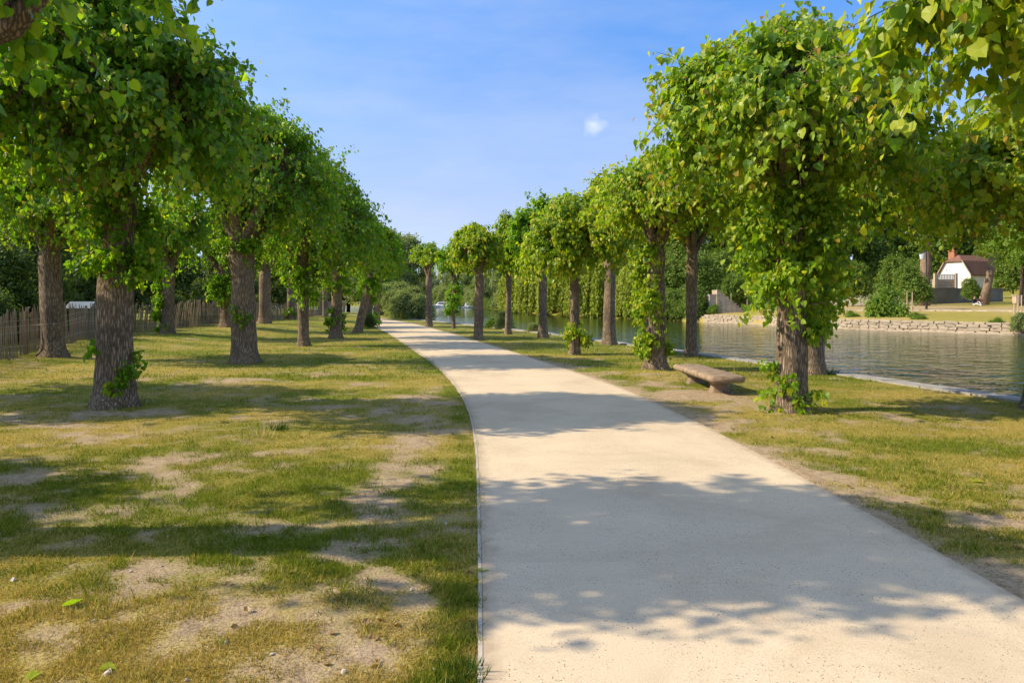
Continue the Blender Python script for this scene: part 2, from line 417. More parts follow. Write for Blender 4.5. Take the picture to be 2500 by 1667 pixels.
def path_mat():
    m, n, l, out = new_mat('pale_resin_gravel')
    tc = n.new('ShaderNodeTexCoord')
    big = N(n, 'ShaderNodeTexNoise', Scale=1.1, Detail=6, Roughness=0.6); l.new(tc.outputs['Object'], big.inputs['Vector'])
    fine = N(n, 'ShaderNodeTexNoise', Scale=160, Detail=3, Roughness=0.7); l.new(tc.outputs['Object'], fine.inputs['Vector'])
    vo = N(n, 'ShaderNodeTexVoronoi', Scale=85); l.new(tc.outputs['Object'], vo.inputs['Vector'])
    c = ramp(n, l, big.outputs['Fac'], [(0.3, (0.565, 0.45, 0.30)), (0.7, (0.65, 0.52, 0.35))])
    g = ramp(n, l, fine.outputs['Fac'], [(0.33, (0.72, 0.70, 0.68)), (0.5, (1, 1, 1)), (0.7, (1.16, 1.15, 1.13))])
    c = mixrgb(n, l, 1.0, c, g, 'MULTIPLY')
    # scattered dark chips: random cells of a fine voronoi
    sp = n.new('ShaderNodeSeparateColor'); l.new(vo.outputs['Color'], sp.inputs[0])
    chip = N(n, 'ShaderNodeMath', operation='LESS_THAN'); chip.inputs[1].default_value = 0.10; l.new(sp.outputs[0], chip.inputs[0])
    core = N(n, 'ShaderNodeMath', operation='LESS_THAN'); core.inputs[1].default_value = 0.34; l.new(vo.outputs['Distance'], core.inputs[0])
    cc = N(n, 'ShaderNodeMath', operation='MULTIPLY'); l.new(chip.outputs[0], cc.inputs[0]); l.new(core.outputs[0], cc.inputs[1])
    pn = N(n, 'ShaderNodeTexNoise', Scale=2.6, Detail=3); l.new(tc.outputs['Object'], pn.inputs['Vector'])
    pr = N(n, 'ShaderNodeMapRange'); pr.inputs['From Min'].default_value = 0.35; pr.inputs['From Max'].default_value = 0.6; l.new(pn.outputs['Fac'], pr.inputs['Value'])
    c3 = N(n, 'ShaderNodeMath', operation='MULTIPLY'); l.new(cc.outputs[0], c3.inputs[0]); l.new(pr.outputs[0], c3.inputs[1])
    c = mixrgb(n, l, c3.outputs[0], c, (0.11, 0.085, 0.06))
    # worn tracks and faint stains, soil creeping over the edges
    wn_ = N(n, 'ShaderNodeTexNoise', Scale=0.55, Detail=8, Roughness=0.7, Distortion=0.8); l.new(tc.outputs['Object'], wn_.inputs['Vector'])
    st = ramp(n, l, wn_.outputs['Fac'], [(0.34, (0.86, 0.84, 0.81)), (0.5, (1, 1, 1)), (0.68, (1.05, 1.05, 1.04))])
    c = mixrgb(n, l, 1.0, c, st, 'MULTIPLY')
    at = N(n, 'ShaderNodeAttribute', attribute_name='Col')
    se = n.new('ShaderNodeSeparateColor'); l.new(at.outputs['Color'], se.inputs[0])
    en = N(n, 'ShaderNodeTexNoise', Scale=7, Detail=7, Roughness=0.7); l.new(tc.outputs['Object'], en.inputs['Vector'])
    es = N(n, 'ShaderNodeMath', operation='ADD'); l.new(se.outputs[0], es.inputs[0]); l.new(en.outputs['Fac'], es.inputs[1])
    er = N(n, 'ShaderNodeMapRange'); er.inputs['From Min'].default_value = 1.18; er.inputs['From Max'].default_value = 1.55; er.inputs['To Max'].default_value = 0.75; l.new(es.outputs[0], er.inputs['Value'])
    c = mixrgb(n, l, er.outputs[0], c, (0.36, 0.27, 0.175))
    p = N(n, 'ShaderNodeBsdfPrincipled', Roughness=0.9); p.inputs['Specular IOR Level'].default_value = 0.2
    l.new(c, p.inputs['Base Color'])
    b = N(n, 'ShaderNodeBump', Strength=0.35, Distance=0.006); l.new(fine.outputs['Fac'], b.inputs['Height'])
    l.new(b.outputs[0], p.inputs['Normal']); l.new(p.outputs[0], out.inputs[0])
    return m
M['path'] = path_mat()
M['edging'] = simple_mat('path_edging', (0.36, 0.31, 0.24), (0.52, 0.45, 0.36), 20, 0.8, 0.2)

def water_mat():
    m, n, l, out = new_mat('river_water')
    tc = n.new('ShaderNodeTexCoord')
    mp = N(n, 'ShaderNodeMapping'); mp.inputs['Scale'].default_value = (0.8, 1.15, 1.0); mp.inputs['Rotation'].default_value = (0, 0, 0.12)
    l.new(tc.outputs['Object'], mp.inputs['Vector'])
    a = N(n, 'ShaderNodeTexNoise', Scale=1.25, Detail=3, Roughness=0.5, Distortion=0.5); l.new(mp.outputs[0], a.inputs['Vector'])
    bz = N(n, 'ShaderNodeTexNoise', Scale=3.4, Detail=2, Roughness=0.5); l.new(mp.outputs[0], bz.inputs['Vector'])
    sm = N(n, 'ShaderNodeMath', operation='MULTIPLY_ADD'); sm.inputs[1].default_value = 0.3
    l.new(bz.outputs['Fac'], sm.inputs[0]); l.new(a.outputs['Fac'], sm.inputs[2])
    # wind lanes: calmer water up-river
    w = N(n, 'ShaderNodeTexNoise', Scale=0.05, Detail=2); l.new(tc.outputs['Object'], w.inputs['Vector'])
    sx = n.new('ShaderNodeSeparateXYZ'); l.new(tc.outputs['Object'], sx.inputs[0])
    far = N(n, 'ShaderNodeMapRange'); far.inputs['From Min'].default_value = 30; far.inputs['From Max'].default_value = 95
    far.inputs['To Min'].default_value = 0.75; far.inputs['To Max'].default_value = 0.10; l.new(sx.outputs['Y'], far.inputs['Value'])
    b = N(n, 'ShaderNodeBump', Distance=0.16); l.new(sm.outputs[0], b.inputs['Height']); l.new(far.outputs[0], b.inputs['Strength'])
    p = N(n, 'ShaderNodeBsdfPrincipled', Roughness=0.06)
    p.inputs['Base Color'].default_value = (0.028, 0.046, 0.012, 1)
    p.inputs['IOR'].default_value = 1.33
    p.inputs['Specular IOR Level'].default_value = 0.42
    l.new(b.outputs[0], p.inputs['Normal']); l.new(p.outputs[0], out.inputs[0])
    return m
M['water'] = water_mat()

def blade_mat():
    m, n, l, out = new_mat('grass_blades')
    at = N(n, 'ShaderNodeAttribute', attribute_name='Col')
    d = N(n, 'ShaderNodeBsdfDiffuse'); l.new(at.outputs['Color'], d.inputs['Color'])
    t = N(n, 'ShaderNodeBsdfTranslucent'); tcx = mixrgb(n, l, 1.0, at.outputs['Color'], (1.2, 1.15, 0.6), 'MULTIPLY'); l.new(tcx, t.inputs['Color'])
    mx = N(n, 'ShaderNodeMixShader', Fac=0.35); l.new(d.outputs[0], mx.inputs[1]); l.new(t.outputs[0], mx.inputs[2])
    l.new(mx.outputs[0], out.inputs[0]); return m
M['blade'] = blade_mat()

# ------------------------------------------------------------------ plan curves
BANK = np.array([(10.9, -12), (10.6, -4), (10.2, 3), (9.4, 8), (8.55, 11.7), (7.3, 16.4), (5.1, 24), (2.0, 34), (-4.2, 50), (-13.5, 70), (-30, 100), (-58, 150), (-90, 200)], dtype=float)
def bank_x(y): return np.interp(y, BANK[:, 1], BANK[:, 0])
PL = np.array([(0.0, -6), (-0.05, 0), (-0.11, 2.95), (-0.17, 3.95), (-0.36, 7.4), (-0.58, 9.9), (-0.92, 12.3), (-1.42, 15), (-2.35, 19.1), (-3.75, 24.6), (-6.25, 34.4), (-8.3, 41.7), (-11.2, 51), (-15.5, 60), (-22, 69), (-34, 80)], dtype=float)
PR = np.array([(2.9, -6), (2.86, 0), (2.82, 2.95), (2.79, 4.4), (2.70, 6.3), (2.55, 8.76), (2.12, 12.6), (1.21, 16.7), (0.03, 21.8), (-1.85, 29.3), (-4.5, 39.3), (-7.2, 49), (-10.6, 58.5), (-16, 67.5), (-24.0, 76), (-36, 86)], dtype=float)
def smooth_curve(P, n=240):
    d = np.concatenate([[0], np.cumsum(np.linalg.norm(np.diff(P, axis=0), axis=1))])
    t = np.linspace(0, d[-1], n)
    x = np.interp(t, d, P[:, 0]); y = np.interp(t, d, P[:, 1])
    for _ in range(10):
        x[1:-1] = (x[:-2] + 2 * x[1:-1] + x[2:]) / 4; y[1:-1] = (y[:-2] + 2 * y[1:-1] + y[2:]) / 4
    return np.stack([x, y], 1)
PLs, PRs = smooth_curve(PL), smooth_curve(PR)
def path_lx(y): return np.interp(y, PLs[:, 1], PLs[:, 0])
def path_rx(y): return np.interp(y, PRs[:, 1], PRs[:, 0])
FAR = np.array([(75, 2), (52, 22), (31.5, 42), (24.5, 51), (22, 60), (19, 66), (16.8, 74.6), (9.8, 84), (2.5, 119), (-5, 165), (-14, 205), (-34, 245), (-70, 275), (-140, 300)], dtype=float)
FARs = smooth_curve(FAR, 260)
WATER_Z = -0.5

def lawn_cover(x, y):
    """cover, greenness of the near lawn"""
    c = 0.45 * fbm(x * 1.0 + 3, y * 1.2, 11, 5, 0.55) + 0.55 * fbm(x * 2.6 + 9, y * 3.0, 14, 4, 0.6)
    f = fbm(x * 3.1, y * 3.1, 31, 3)
    cov = 0.80 + (c - 0.5) * 2.9 + (f - 0.5) * 1.0 + sstep(8, 22, y) * 0.30
    dl = path_lx(y) - x; dr = x - path_rx(y)
    # sandy verge on the right of the path, green fringe on the left
    cov = cov - 1.05 * np.exp(-np.clip(dr, 0, 9) / 0.28) * (dr > -0.2) * (0.55 + 0.9 * vnoise(x * 1.3, y * 1.3, 5))
    fr = np.exp(-((dl - 0.16) / 0.13) ** 2) * sstep(.35, .6, vnoise(x * 0.9, y * 2.1, 9))
    cov = cov + 0.75 * fr - 0.3 * np.exp(-((dl - 0.75) / 0.35) ** 2) * (y < 12)
    # worn soil round the bench and round trunks
    cov = cov - 1.0 * np.exp(-(((x - 3.35) / 0.75) ** 2 + ((y - 11.9) / 0.85) ** 2))
    cov = cov - 0.45 * np.exp(-(((x + 6.0) / 1.3) ** 2 + ((y - 10.0) / 0.8) ** 2))
    cov = cov - 0.10 * sstep(5.2, 2.6, y) * (x < 0)
    cov = cov + 0.25 * sstep(3.5, 5.0, dr)
    g = fbm(x * 0.6 + 40, y * 0.9 + 7, 23, 4)
    green = 0.40 + (g - 0.5) * 1.9 + sstep(8, 18, y) * 0.30 + 0.5 * fr - 0.36 * sstep(4.6, 3.4, y) * (x < 0)
    green = green + 0.30 * np.exp(-((y - 6.0) / 1.6) ** 2) * (x < 0)
    return np.clip(cov, 0, 1), np.clip(green, 0, 1)

def ground_z(x, y):
    z = (fbm(x * 1.3, y * 1.3, 51, 4) - 0.5) * 0.05
    inside = np.minimum(x - path_lx(y), path_rx(y) - x)       # >0 inside the path
    z = np.where(inside > -0.5, np.minimum(z, 0.006) * 0.5 - 0.004, z)
    z = np.where(inside > 0.03, -0.05, z)
    edge = np.clip(bank_x(y) - x, 0, 2) / 2
    z = z * edge - 0.02 * (1 - edge)
    z = z + 0.28 * sstep(-10.0, -14.5, x) * sstep(10, 24, y)     # soft bank under the paling fence
    return z

# ------------------------------------------------------------------ the setting
def make_lawn():
    ys = [-8.0]
    while ys[-1] < 150:
        y = ys[-1]
        st = 0.35 if y < 2 else (0.085 if y < 13 else min(3.0, 0.085 + (y - 13) * 0.018))
        ys.append(y + st)
    ys = np.array(ys)
    w = [0.0]
    while w[-1] < 130:
        st = 0.10 if w[-1] < 19 else min(8, 0.10 + (w[-1] - 19) * 0.12)
        w.append(w[-1] + st)
    w = np.array(w)[::-1]
    X = (bank_x(ys)[:, None] - 0.36) - w[None, :]
    Y = np.repeat(ys[:, None], len(w), 1)
    Z = ground_z(X, Y)
    cov, gr = lawn_cover(X, Y)
    V = np.stack([X, Y, Z], -1).reshape(-1, 3)
    nw = len(w)
    i = np.arange(len(ys) - 1)[:, None] * nw + np.arange(nw - 1)[None, :]
    F = np.stack([i, i + 1, i + 1 + nw, i + nw], -1).reshape(-1, 4)
    me = np_mesh('lawn', V, [F], [M['ground']], np.stack([cov.ravel(), gr.ravel(), np.zeros(cov.size)], 1), smooth=True)
    tag(obj('lawn', me), kind='structure')
make_lawn()

# broad ground sheet reaching the horizon, below the river
g = 3500
me = np_mesh('ground', np.array([(-g, -g, -1.3), (g, -g, -1.3), (g, g, -1.3), (-g, g, -1.3)]), [np.array([[0, 1, 2, 3]])], [M['ground']],
             np.tile(np.array([[0.9, 0.7, 0.0]]), (4, 1)))
tag(obj('ground', me), kind='structure')
me = np_mesh('river_water', np.array([(-170, -30, WATER_Z), (95, -30, WATER_Z), (95, 320, WATER_Z), (-170, 320, WATER_Z)]), [np.array([[0, 1, 2, 3]])], [M['water']])
tag(obj('river_water', me), kind='structure')

def make_path():
    n = len(PLs)
    tt = np.array([0, .012, .03, .06, .12, .3, .5, .7, .88, .94, .97, .988, 1.0]); k = len(tt)
    t = tt[None, :, None]
    top = PLs[:, None, :] * (1 - t) + PRs[:, None, :] * t
    z = 0.012 + 0.010 * (1 - (2 * t[..., 0] - 1) ** 2) * np.ones((n, 1))
    V = np.concatenate([top, z[..., None]], -1).reshape(-1, 3)
    i = np.arange(n - 1)[:, None] * k + np.arange(k - 1)[None, :]
    F = np.stack([i, i + 1, i + 1 + k, i + k], -1).reshape(-1, 4)
    # skirts
    L = V.reshape(n, k, 3)[:, 0].copy(); L[:, 2] = -0.09; R = V.reshape(n, k, 3)[:, -1].copy(); R[:, 2] = -0.09
    b0 = len(V); V = np.concatenate([V, L, R])
    ed = np.clip(1 - np.minimum(tt, 1 - tt) / .12, 0, 1); right = (tt > .5) * 1.0
    pc = np.stack([np.tile(ed, n), np.tile(right, n), np.zeros(n * k)], 1); pc = np.concatenate([pc, np.ones((2 * n, 3))])
    j = np.arange(n - 1)
    F2 = np.stack([j * k, (j + 1) * k, b0 + j + 1, b0 + j], -1)
    F3 = np.stack([j * k + k - 1, b0 + n + j, b0 + n + j + 1, (j + 1) * k + k - 1], -1)
    tag(obj('path', np_mesh('path', V, [F, F2, F3], [M['path']], pc, smooth=False)), kind='structure')
    # thin edging strip along the left side, and the same on the right
    for nm, C, sg in (('path_edging', PLs, -1),):
        tn = np.gradient(C, axis=0); tn /= np.linalg.norm(tn, axis=1)[:, None]
        nr = np.stack([tn[:, 1], -tn[:, 0]], 1) * sg
        a = C + nr * 0.003; b = C + nr * 0.025
        hz = 0.011
        V = np.concatenate([np.c_[a, np.full(n, -.08)], np.c_[a, np.full(n, hz)], np.c_[b, np.full(n, hz)], np.c_[b, np.full(n, -.08)]])
        F = np.concatenate([np.stack([q * n + j, q * n + j + 1, (q + 1) * n + j + 1, (q + 1) * n + j], -1) for q in range(3)])
        tag(obj(nm, np_mesh(nm, V, [F], [M['edging']])), kind='structure')
make_path()

def make_quay():
    q = thing('quay_wall', 'low quay wall of pale grey coping stones along the near river bank', 'quay wall')
    ys = np.arange(-10, 140, 1.0)
    bx = bank_x(ys)
    V = np.concatenate([np.c_[bx - 0.34, ys, np.full(len(ys), -0.06)], np.c_[bx - 0.03, ys, np.full(len(ys), -0.06)], np.c_[bx - 0.03, ys, np.full(len(ys), -1.2)]])
    n = len(ys); j = np.arange(n - 1)
    F = np.concatenate([np.stack([a * n + j, a * n + j + 1, (a + 1) * n + j + 1, (a + 1) * n + j], -1) for a in range(2)])
    obj('wall_face', np_mesh('wall_face', V, [F], [M['coping']]), q)
    rng = random.Random(4)
    C = smooth_curve(BANK, 1500)
    d = np.concatenate([[0], np.cumsum(np.linalg.norm(np.diff(C, axis=0), axis=1))])
    s = 0.0; meshes = []
    for k in range(5):
        mb = MB(); mb.box((0, 0, 0), (1, 1, 1)); meshes.append(mb.mesh('coping_stone', [M['coping']]))
    while s < 110:
        L = rng.uniform(0.8, 1.5)
        x = np.interp(s + L / 2, d, C[:, 0]); y = np.interp(s + L / 2, d, C[:, 1])
        x2 = np.interp(s + L / 2 + .1, d, C[:, 0]); y2 = np.interp(s + L / 2 + .1, d, C[:, 1])
        a = math.atan2(y2 - y, x2 - x)
        nx, ny = -math.sin(a), math.cos(a)
        wdt = rng.uniform(0.40, 0.47)
        obj('coping_stone', rng.choice(meshes), q, (x + nx * wdt * .5, y + ny * wdt * .5, -0.055 + rng.uniform(0, .012)), (0, 0, a + rng.uniform(-.008, .008)), (L - 0.015, wdt, 0.15))
        s += L
make_quay()

# far bank
FD = np.array([0.8, 0.6])
def far_h(d):
    return np.interp(d, [0, 1, 8, 22, 35, 60, 110, 200, 400], [0.22, 0.30, 0.62, 1.05, 1.5, 2.6, 8, 20, 32])
def far_dist(x, y):
    p = np.array([x, y])
    a = FARs[:-1]; b = FARs[1:]
    ab = b - a; t = np.clip(((p - a) * ab).sum(1) / (ab * ab).sum(1), 0, 1)
    return np.linalg.norm(a + ab * t[:, None] - p, axis=1).min()
def far_z(x, y): return float(far_h(far_dist(x, y)))
def make_far_bank():
    ds = np.array([-0.25, 0.0, 0.5, 2, 5, 9, 14, 20, 28, 38, 55, 80, 120, 180, 260, 380])
    n = len(FARs)
    P = FARs[:, None, :] + ds[None, :, None] * FD[None, None, :]
    Z = np.array([[far_z(*P[i, j]) for j in range(len(ds))] for i in range(n)])
    Z += (fbm(P[..., 0] * .3, P[..., 1] * .3, 77, 3) - .5) * 0.25 * (ds[None, :] > 1)
    upz = sstep(66, 74, FARs[:, 1])[:, None]
    Z -= upz * 0.75 * np.exp(-np.clip(ds, 0, 99) / 3.0)[None, :]
    Z[:, 0] = -1.25; Z[:, 1] = 0.05 - 0.50 * upz[:, 0]
    V = np.concatenate([P, Z[..., None]], -1).reshape(-1, 3)
    k = len(ds)
    i = np.arange(n - 1)[:, None] * k + np.arange(k - 1)[None, :]
    F = np.stack([i, i + 1, i + 1 + k, i + k], -1).reshape(-1, 4)[:, ::-1]
    gx = fbm(P[..., 0] * .12, P[..., 1] * .12, 91, 3)
    cov = np.clip(0.72 + (gx - .5) * .8 - .25 * ((ds > 11) & (ds < 22))[None, :], 0, 1)
    gr = np.clip(0.12 + (gx - .5) * 1.0 - 0.34 * ((ds > 9) & (ds < 24))[None, :] + 0.3 * (ds > 25)[None, :], 0, 1)
    up = sstep(66, 76, FARs[:, 1])[:, None]
    gr = np.clip(gr + up * .6, 0, 1); cov = np.clip(cov + up * .4, 0, 1)
    tag(obj('far_bank', np_mesh('far_bank', V, [F], [M['ground']], np.stack([cov.ravel(), gr.ravel(), np.zeros(cov.size)], 1), smooth=True)), kind='structure')
make_far_bank()

# ------------------------------------------------------------------ leaves
def leaf_template(lod):
    if lod == 2:      # heart shaped blade, folded along the midrib, drip tip
        tv = np.array([(0, 0, 0), (-.30, -.07, .05), (-.47, .20, .09), (-.40, .52, .06), (-.17, .82, -.02), (0, 1.02, -.10),
                       (.17, .82, -.02), (.40, .52, .06), (.47, .20, .09), (.30, -.07, .05), (0, .42, -.05)], dtype=float)
        tf = np.array([(10, 1, 0), (10, 2, 1), (10, 3, 2), (10, 5, 3), (10, 7, 5), (10, 8, 7), (10, 9, 8), (10, 0, 9)])
        tv[4] = tv[3]; tv[6] = tv[7]
    elif lod == 3:    # the same blade, two faces fewer, for the leaf mass
        tv = np.array([(0, .04, 0), (-.46, .14, .08), (-.38, .54, .05), (0, 1.02, -.10), (.38, .54, .05), (.46, .14, .08), (0, .42, -.05)], dtype=float)
        tf = np.array([(6, 1, 0), (6, 2, 1), (6, 3, 2), (6, 4, 3), (6, 5, 4), (6, 0, 5)])
    elif lod == 1:
        tv = np.array([(0, 0, 0), (-.43, .14, .07), (-.33, .62, .04), (0, 1.0, -.08), (.33, .62, .04), (.43, .14, .07)], dtype=float)
        tf = np.array([(0, 3, 1), (1, 3, 2), (0, 5, 3), (3, 5, 4)])
    else:
        tv = np.array([(0, 0, 0), (-.42, .38, .07), (0, 1.0, -.06), (.42, .38, .07)], dtype=float)
        tf = np.array([(0, 2, 1), (0, 3, 2)])
    return tv, tf

def unit(a): return a / (np.linalg.norm(a, axis=-1, keepdims=True) + 1e-9)

def spray_leaves(rng, lobes, n_spr, n_leaf, size, droop=0.35, tmin=0.35, tipdown=0.75, shade=(0.0, 1.0), yel=0.12, tips=0.25, zmin=-0.7, jit=0.07, lod=1):
    """lobes: (K,6) centre + radii. returns leaf arrays and spray polylines"""
    lobes = np.asarray(lobes, dtype=float)
    area = (lobes[:, 3] * lobes[:, 4] + lobes[:, 3] * lobes[:, 5] + lobes[:, 4] * lobes[:, 5])
    li = rng.choice(len(lobes), n_spr, p=area / area.sum())
    d = unit(rng.normal(size=(n_spr, 3)))
    bad = d[:, 2] < zmin
    d[bad, 2] *= -1
    c = lobes[li, :3]; r = lobes[li, 3:]
    clump = 0.80 + 0.32 * rng.random(n_spr)
    clump = np.where(rng.random(n_spr) < 0.06, clump * 1.28, clump)
    ext = d * r * clump[:, None]
    L = np.linalg.norm(ext, axis=1)
    t = tmin + (1 - tmin) * rng.random((n_spr, n_leaf)) ** 0.75
    dn = droop * (0.6 + 0.8 * rng.random(n_spr)) * L
    def at(tt):
        p = c[:, None, :] + ext[:, None, :] * tt[..., None]
        p[..., 2] -= dn[:, None] * tt ** 2.2 - 0.10 * L[:, None] * tt
        return p
    pos = at(t)
    tang = unit(ext)[:, None, :] * np.ones((1, n_leaf, 1))
    tang = tang + np.stack([0 * t, 0 * t, -2 * droop * t], -1)
    pos = pos + rng.normal(size=pos.shape) * jit
    tang = unit(tang).reshape(-1, 3); pos = pos.reshape(-1, 3)
    rad = unit(np.repeat(ext, n_leaf, 0))
    m = len(pos)
    tip = unit(0.55 * tang + np.array([0, 0, -tipdown]) + 0.42 * rng.normal(size=(m, 3)))
    nrm = 0.6 * rad + np.array([0, 0, 0.85]) + 0.38 * rng.normal(size=(m, 3))
    nrm = unit(nrm - (nrm * tip).sum(1, keepdims=True) * tip)
    sz = size * (0.50 + 0.70 * rng.random(m)) * np.where(t.ravel() > 0.93, 0.75, 1.0)
    tone = np.repeat(rng.random(n_spr), n_leaf)
    g = np.clip(shade[0] + (shade[1] - shade[0]) * (0.5 * rng.random(m) + 0.5 * tone), 0, 1)
    tt = t.ravel()
    y = np.clip((rng.random(m) < yel * (0.4 + 1.2 * tt)) * rng.random(m) * 0.75 + sstep(0.8, 1.0, tt) * 0.30 * rng.random(m) * (yel > 0), 0, 1)
    b = ((tt > 0.93) & (rng.random(m) < tips)) * rng.random(m) * 0.85
    poly = at(np.tile(np.linspace(0.02, 0.97, 5)[None, :], (n_spr, 1)))
    return dict(pos=pos, tip=tip, nrm=nrm, size=sz, col=np.stack([g, y, b], 1)), poly

def cat_leaves(*ls):
    return {k: np.concatenate([l[k] for l in ls]) for k in ls[0]}

def leaves_mesh(name, lv, lod, mat, rng=None):
    tv, tf = leaf_template(3 if lod == 2 else lod)
    side = np.cross(lv['tip'], lv['nrm'])
    m = len(side)
    s = lv['size'][:, None, None]
    cup = np.ones(m) if rng is None else rng.uniform(-0.3, 2.8, m)
    curl = np.zeros(m) if rng is None else rng.normal(0, .22, m) - .10
    tw = np.zeros(m) if rng is None else rng.normal(0, .35, m)
    tzz = tv[None, :, 2] * cup[:, None] + curl[:, None] * tv[None, :, 1] ** 2 + tw[:, None] * tv[None, :, 0] * tv[None, :, 1]
    wdv = np.ones((m, 1, 1)) if rng is None else rng.uniform(.75, 1.12, (m, 1, 1))
    V = lv['pos'][:, None, :] + s * (tv[None, :, 0, None] * wdv * side[:, None, :] + tv[None, :, 1, None] * lv['tip'][:, None, :] + tzz[..., None] * lv['nrm'][:, None, :])
    F = (np.arange(m)[:, None, None] * len(tv) + tf[None]).reshape(-1, 3)
    C = np.repeat(lv['col'], len(tv), 0)
    return np_mesh(name, V.reshape(-1, 3), [F], [mat], C)

def twig_mesh(name, poly, r0, r1, mat):
    """poly (S,K,3): thin 3-sided tubes"""
    S, K, _ = poly.shape
    th = np.arange(3) / 3 * 2 * math.pi
    rr = np.linspace(r0, r1, K)
    off = np.stack([np.cos(th), np.sin(th), 0 * th], -1)
    off2 = np.stack([np.cos(th), 0 * th, np.sin(th)], -1)
    up = np.abs(unit(poly[:, -1] - poly[:, 0])[:, 2]) > 0.6
    o = np.where(up[:, None, None], off[None], off2[None])
    V = poly[:, :, None, :] + rr[None, :, None, None] * o[:, None, :, :]
    s = np.arange(S)[:, None, None] * K * 3; k = np.arange(K - 1)[None, :, None] * 3; q = np.arange(3)[None, None, :]
    q2 = (q + 1) % 3
    F = np.stack([s + k + q, s + k + q2, s + k + 3 + q2, s + k + 3 + q], -1).reshape(-1, 4)
    return np_mesh(name, V.reshape(-1, 3), [F], [mat])

LEAF_VARIANTS = {}
def leaf_variant(matkey, k):
    key = (matkey, k)
    if key not in LEAF_VARIANTS:
        tv, tf = leaf_template(2)
        tv = tv.copy(); tv[:, 2] *= (0.5, 1.6, 1.0, 2.2, 1.3, 0.8, 1.8, 1.2)[k]
        tv[:, 2] += (-.25, .2, -.1, .3, -.35, .1, -.2, .15)[k] * tv[:, 1] ** 2 + (.3, -.4, .1, .5, -.2, .35, -.5, .2)[k] * tv[:, 0] * tv[:, 1]
        colr = np.tile(np.array([[(0.15, 0.35, 0.55, 0.75, 0.9, 0.6, 0.45, 0.8)[k], (0.0, 0.0, 0.1, 0.0, 0.2, 0.4, 0.0, 0.25)[k], 0.0]]), (len(tv), 1))
        LEAF_VARIANTS[key] = np_mesh('leaf', tv, [tf], [M[matkey]], colr)
    return LEAF_VARIANTS[key]

def single_leaves(crown, base, lv, n, matkey, rng):
    """the n leaves that show largest become objects of their own; returns the mask of those left"""
    P = lv['pos'] + np.array(base)
    u = P[:, 0] / np.maximum(P[:, 1], .1); w = (P[:, 2] - CAM_H) / np.maximum(P[:, 1], .1)
    ok = (P[:, 1] > 0.5) & (np.abs(u) < 0.75) & (w < 0.44) & (w > -0.56)
    dist = np.linalg.norm(P - np.array([0, 0, CAM_H]), axis=1) / lv['size'] + (~ok) * 1e6
    idx = np.argsort(dist)[:n]; idx = idx[ok[idx]]
    side = np.cross(lv['tip'], lv['nrm'])
    for i in idx:
        s = float(lv['size'][i])
        mt = Matrix(((side[i][0] * s, lv['tip'][i][0] * s, lv['nrm'][i][0] * s, lv['pos'][i][0]),
                     (side[i][1] * s, lv['tip'][i][1] * s, lv['nrm'][i][1] * s, lv['pos'][i][1]),
                     (side[i][2] * s, lv['tip'][i][2] * s, lv['nrm'][i][2] * s, lv['pos'][i][2]), (0, 0, 0, 1)))
        o = bpy.data.objects.new('leaf', leaf_variant(matkey, int(rng.integers(0, 8))))
        COL.objects.link(o); o.parent = crown; o.matrix_local = mt
    keep = np.ones(len(P), bool); keep[idx] = False
    return keep

# ------------------------------------------------------------------ pollarded lime trees
def trunk_mesh(rng, h, r0, r1, lean, nsides, rings, mat, flare=0.35):
    t = np.linspace(0, 1, rings)
    z = -0.12 + (h + 0.12) * t
    wob = np.cumsum(rng.normal(size=(rings, 2)) * 0.012, 0) * 0.6
    pts = np.stack([lean[0] * t + wob[:, 0] * t, lean[1] * t + wob[:, 1] * t, z], 1)
    rad = r0 + (r1 - r0) * t + r0 * flare * np.exp(-np.clip(z, 0, 9) / 0.16) + r1 * 0.10 * sstep(0.70, 0.9, t) - r1 * 0.30 * sstep(0.93, 1.0, t)
    ph = rng.random(6) * 6.28
    def wb(i, th):
        fl = np.exp(-np.clip(z[i], 0, 9) / 0.3)
        w = 1 + 0.045 * np.sin(3 * th + ph[0] + 0.1 * i) + 0.03 * np.sin(5 * th + ph[1]) + fl * (0.10 * np.sin(4 * th + ph[2]) + 0.07 * np.sin(7 * th + ph[3]))
        w = w + 0.035 * np.sin(2 * th + i * 0.35 + ph[4]) + (vnoise(th * 5.0 + 0 * i, i * 0.55 + 0 * th, int(ph[5] * 100)) - .5) * 0.07
        return w
    v, f = tube_np(pts, rad, nsides, wb)
    cap = np.array([[(rings - 1) * nsides + k for k in range(nsides)]])
    return np_mesh('trunk', v, [f, cap], [mat], smooth=True), pts[-1]

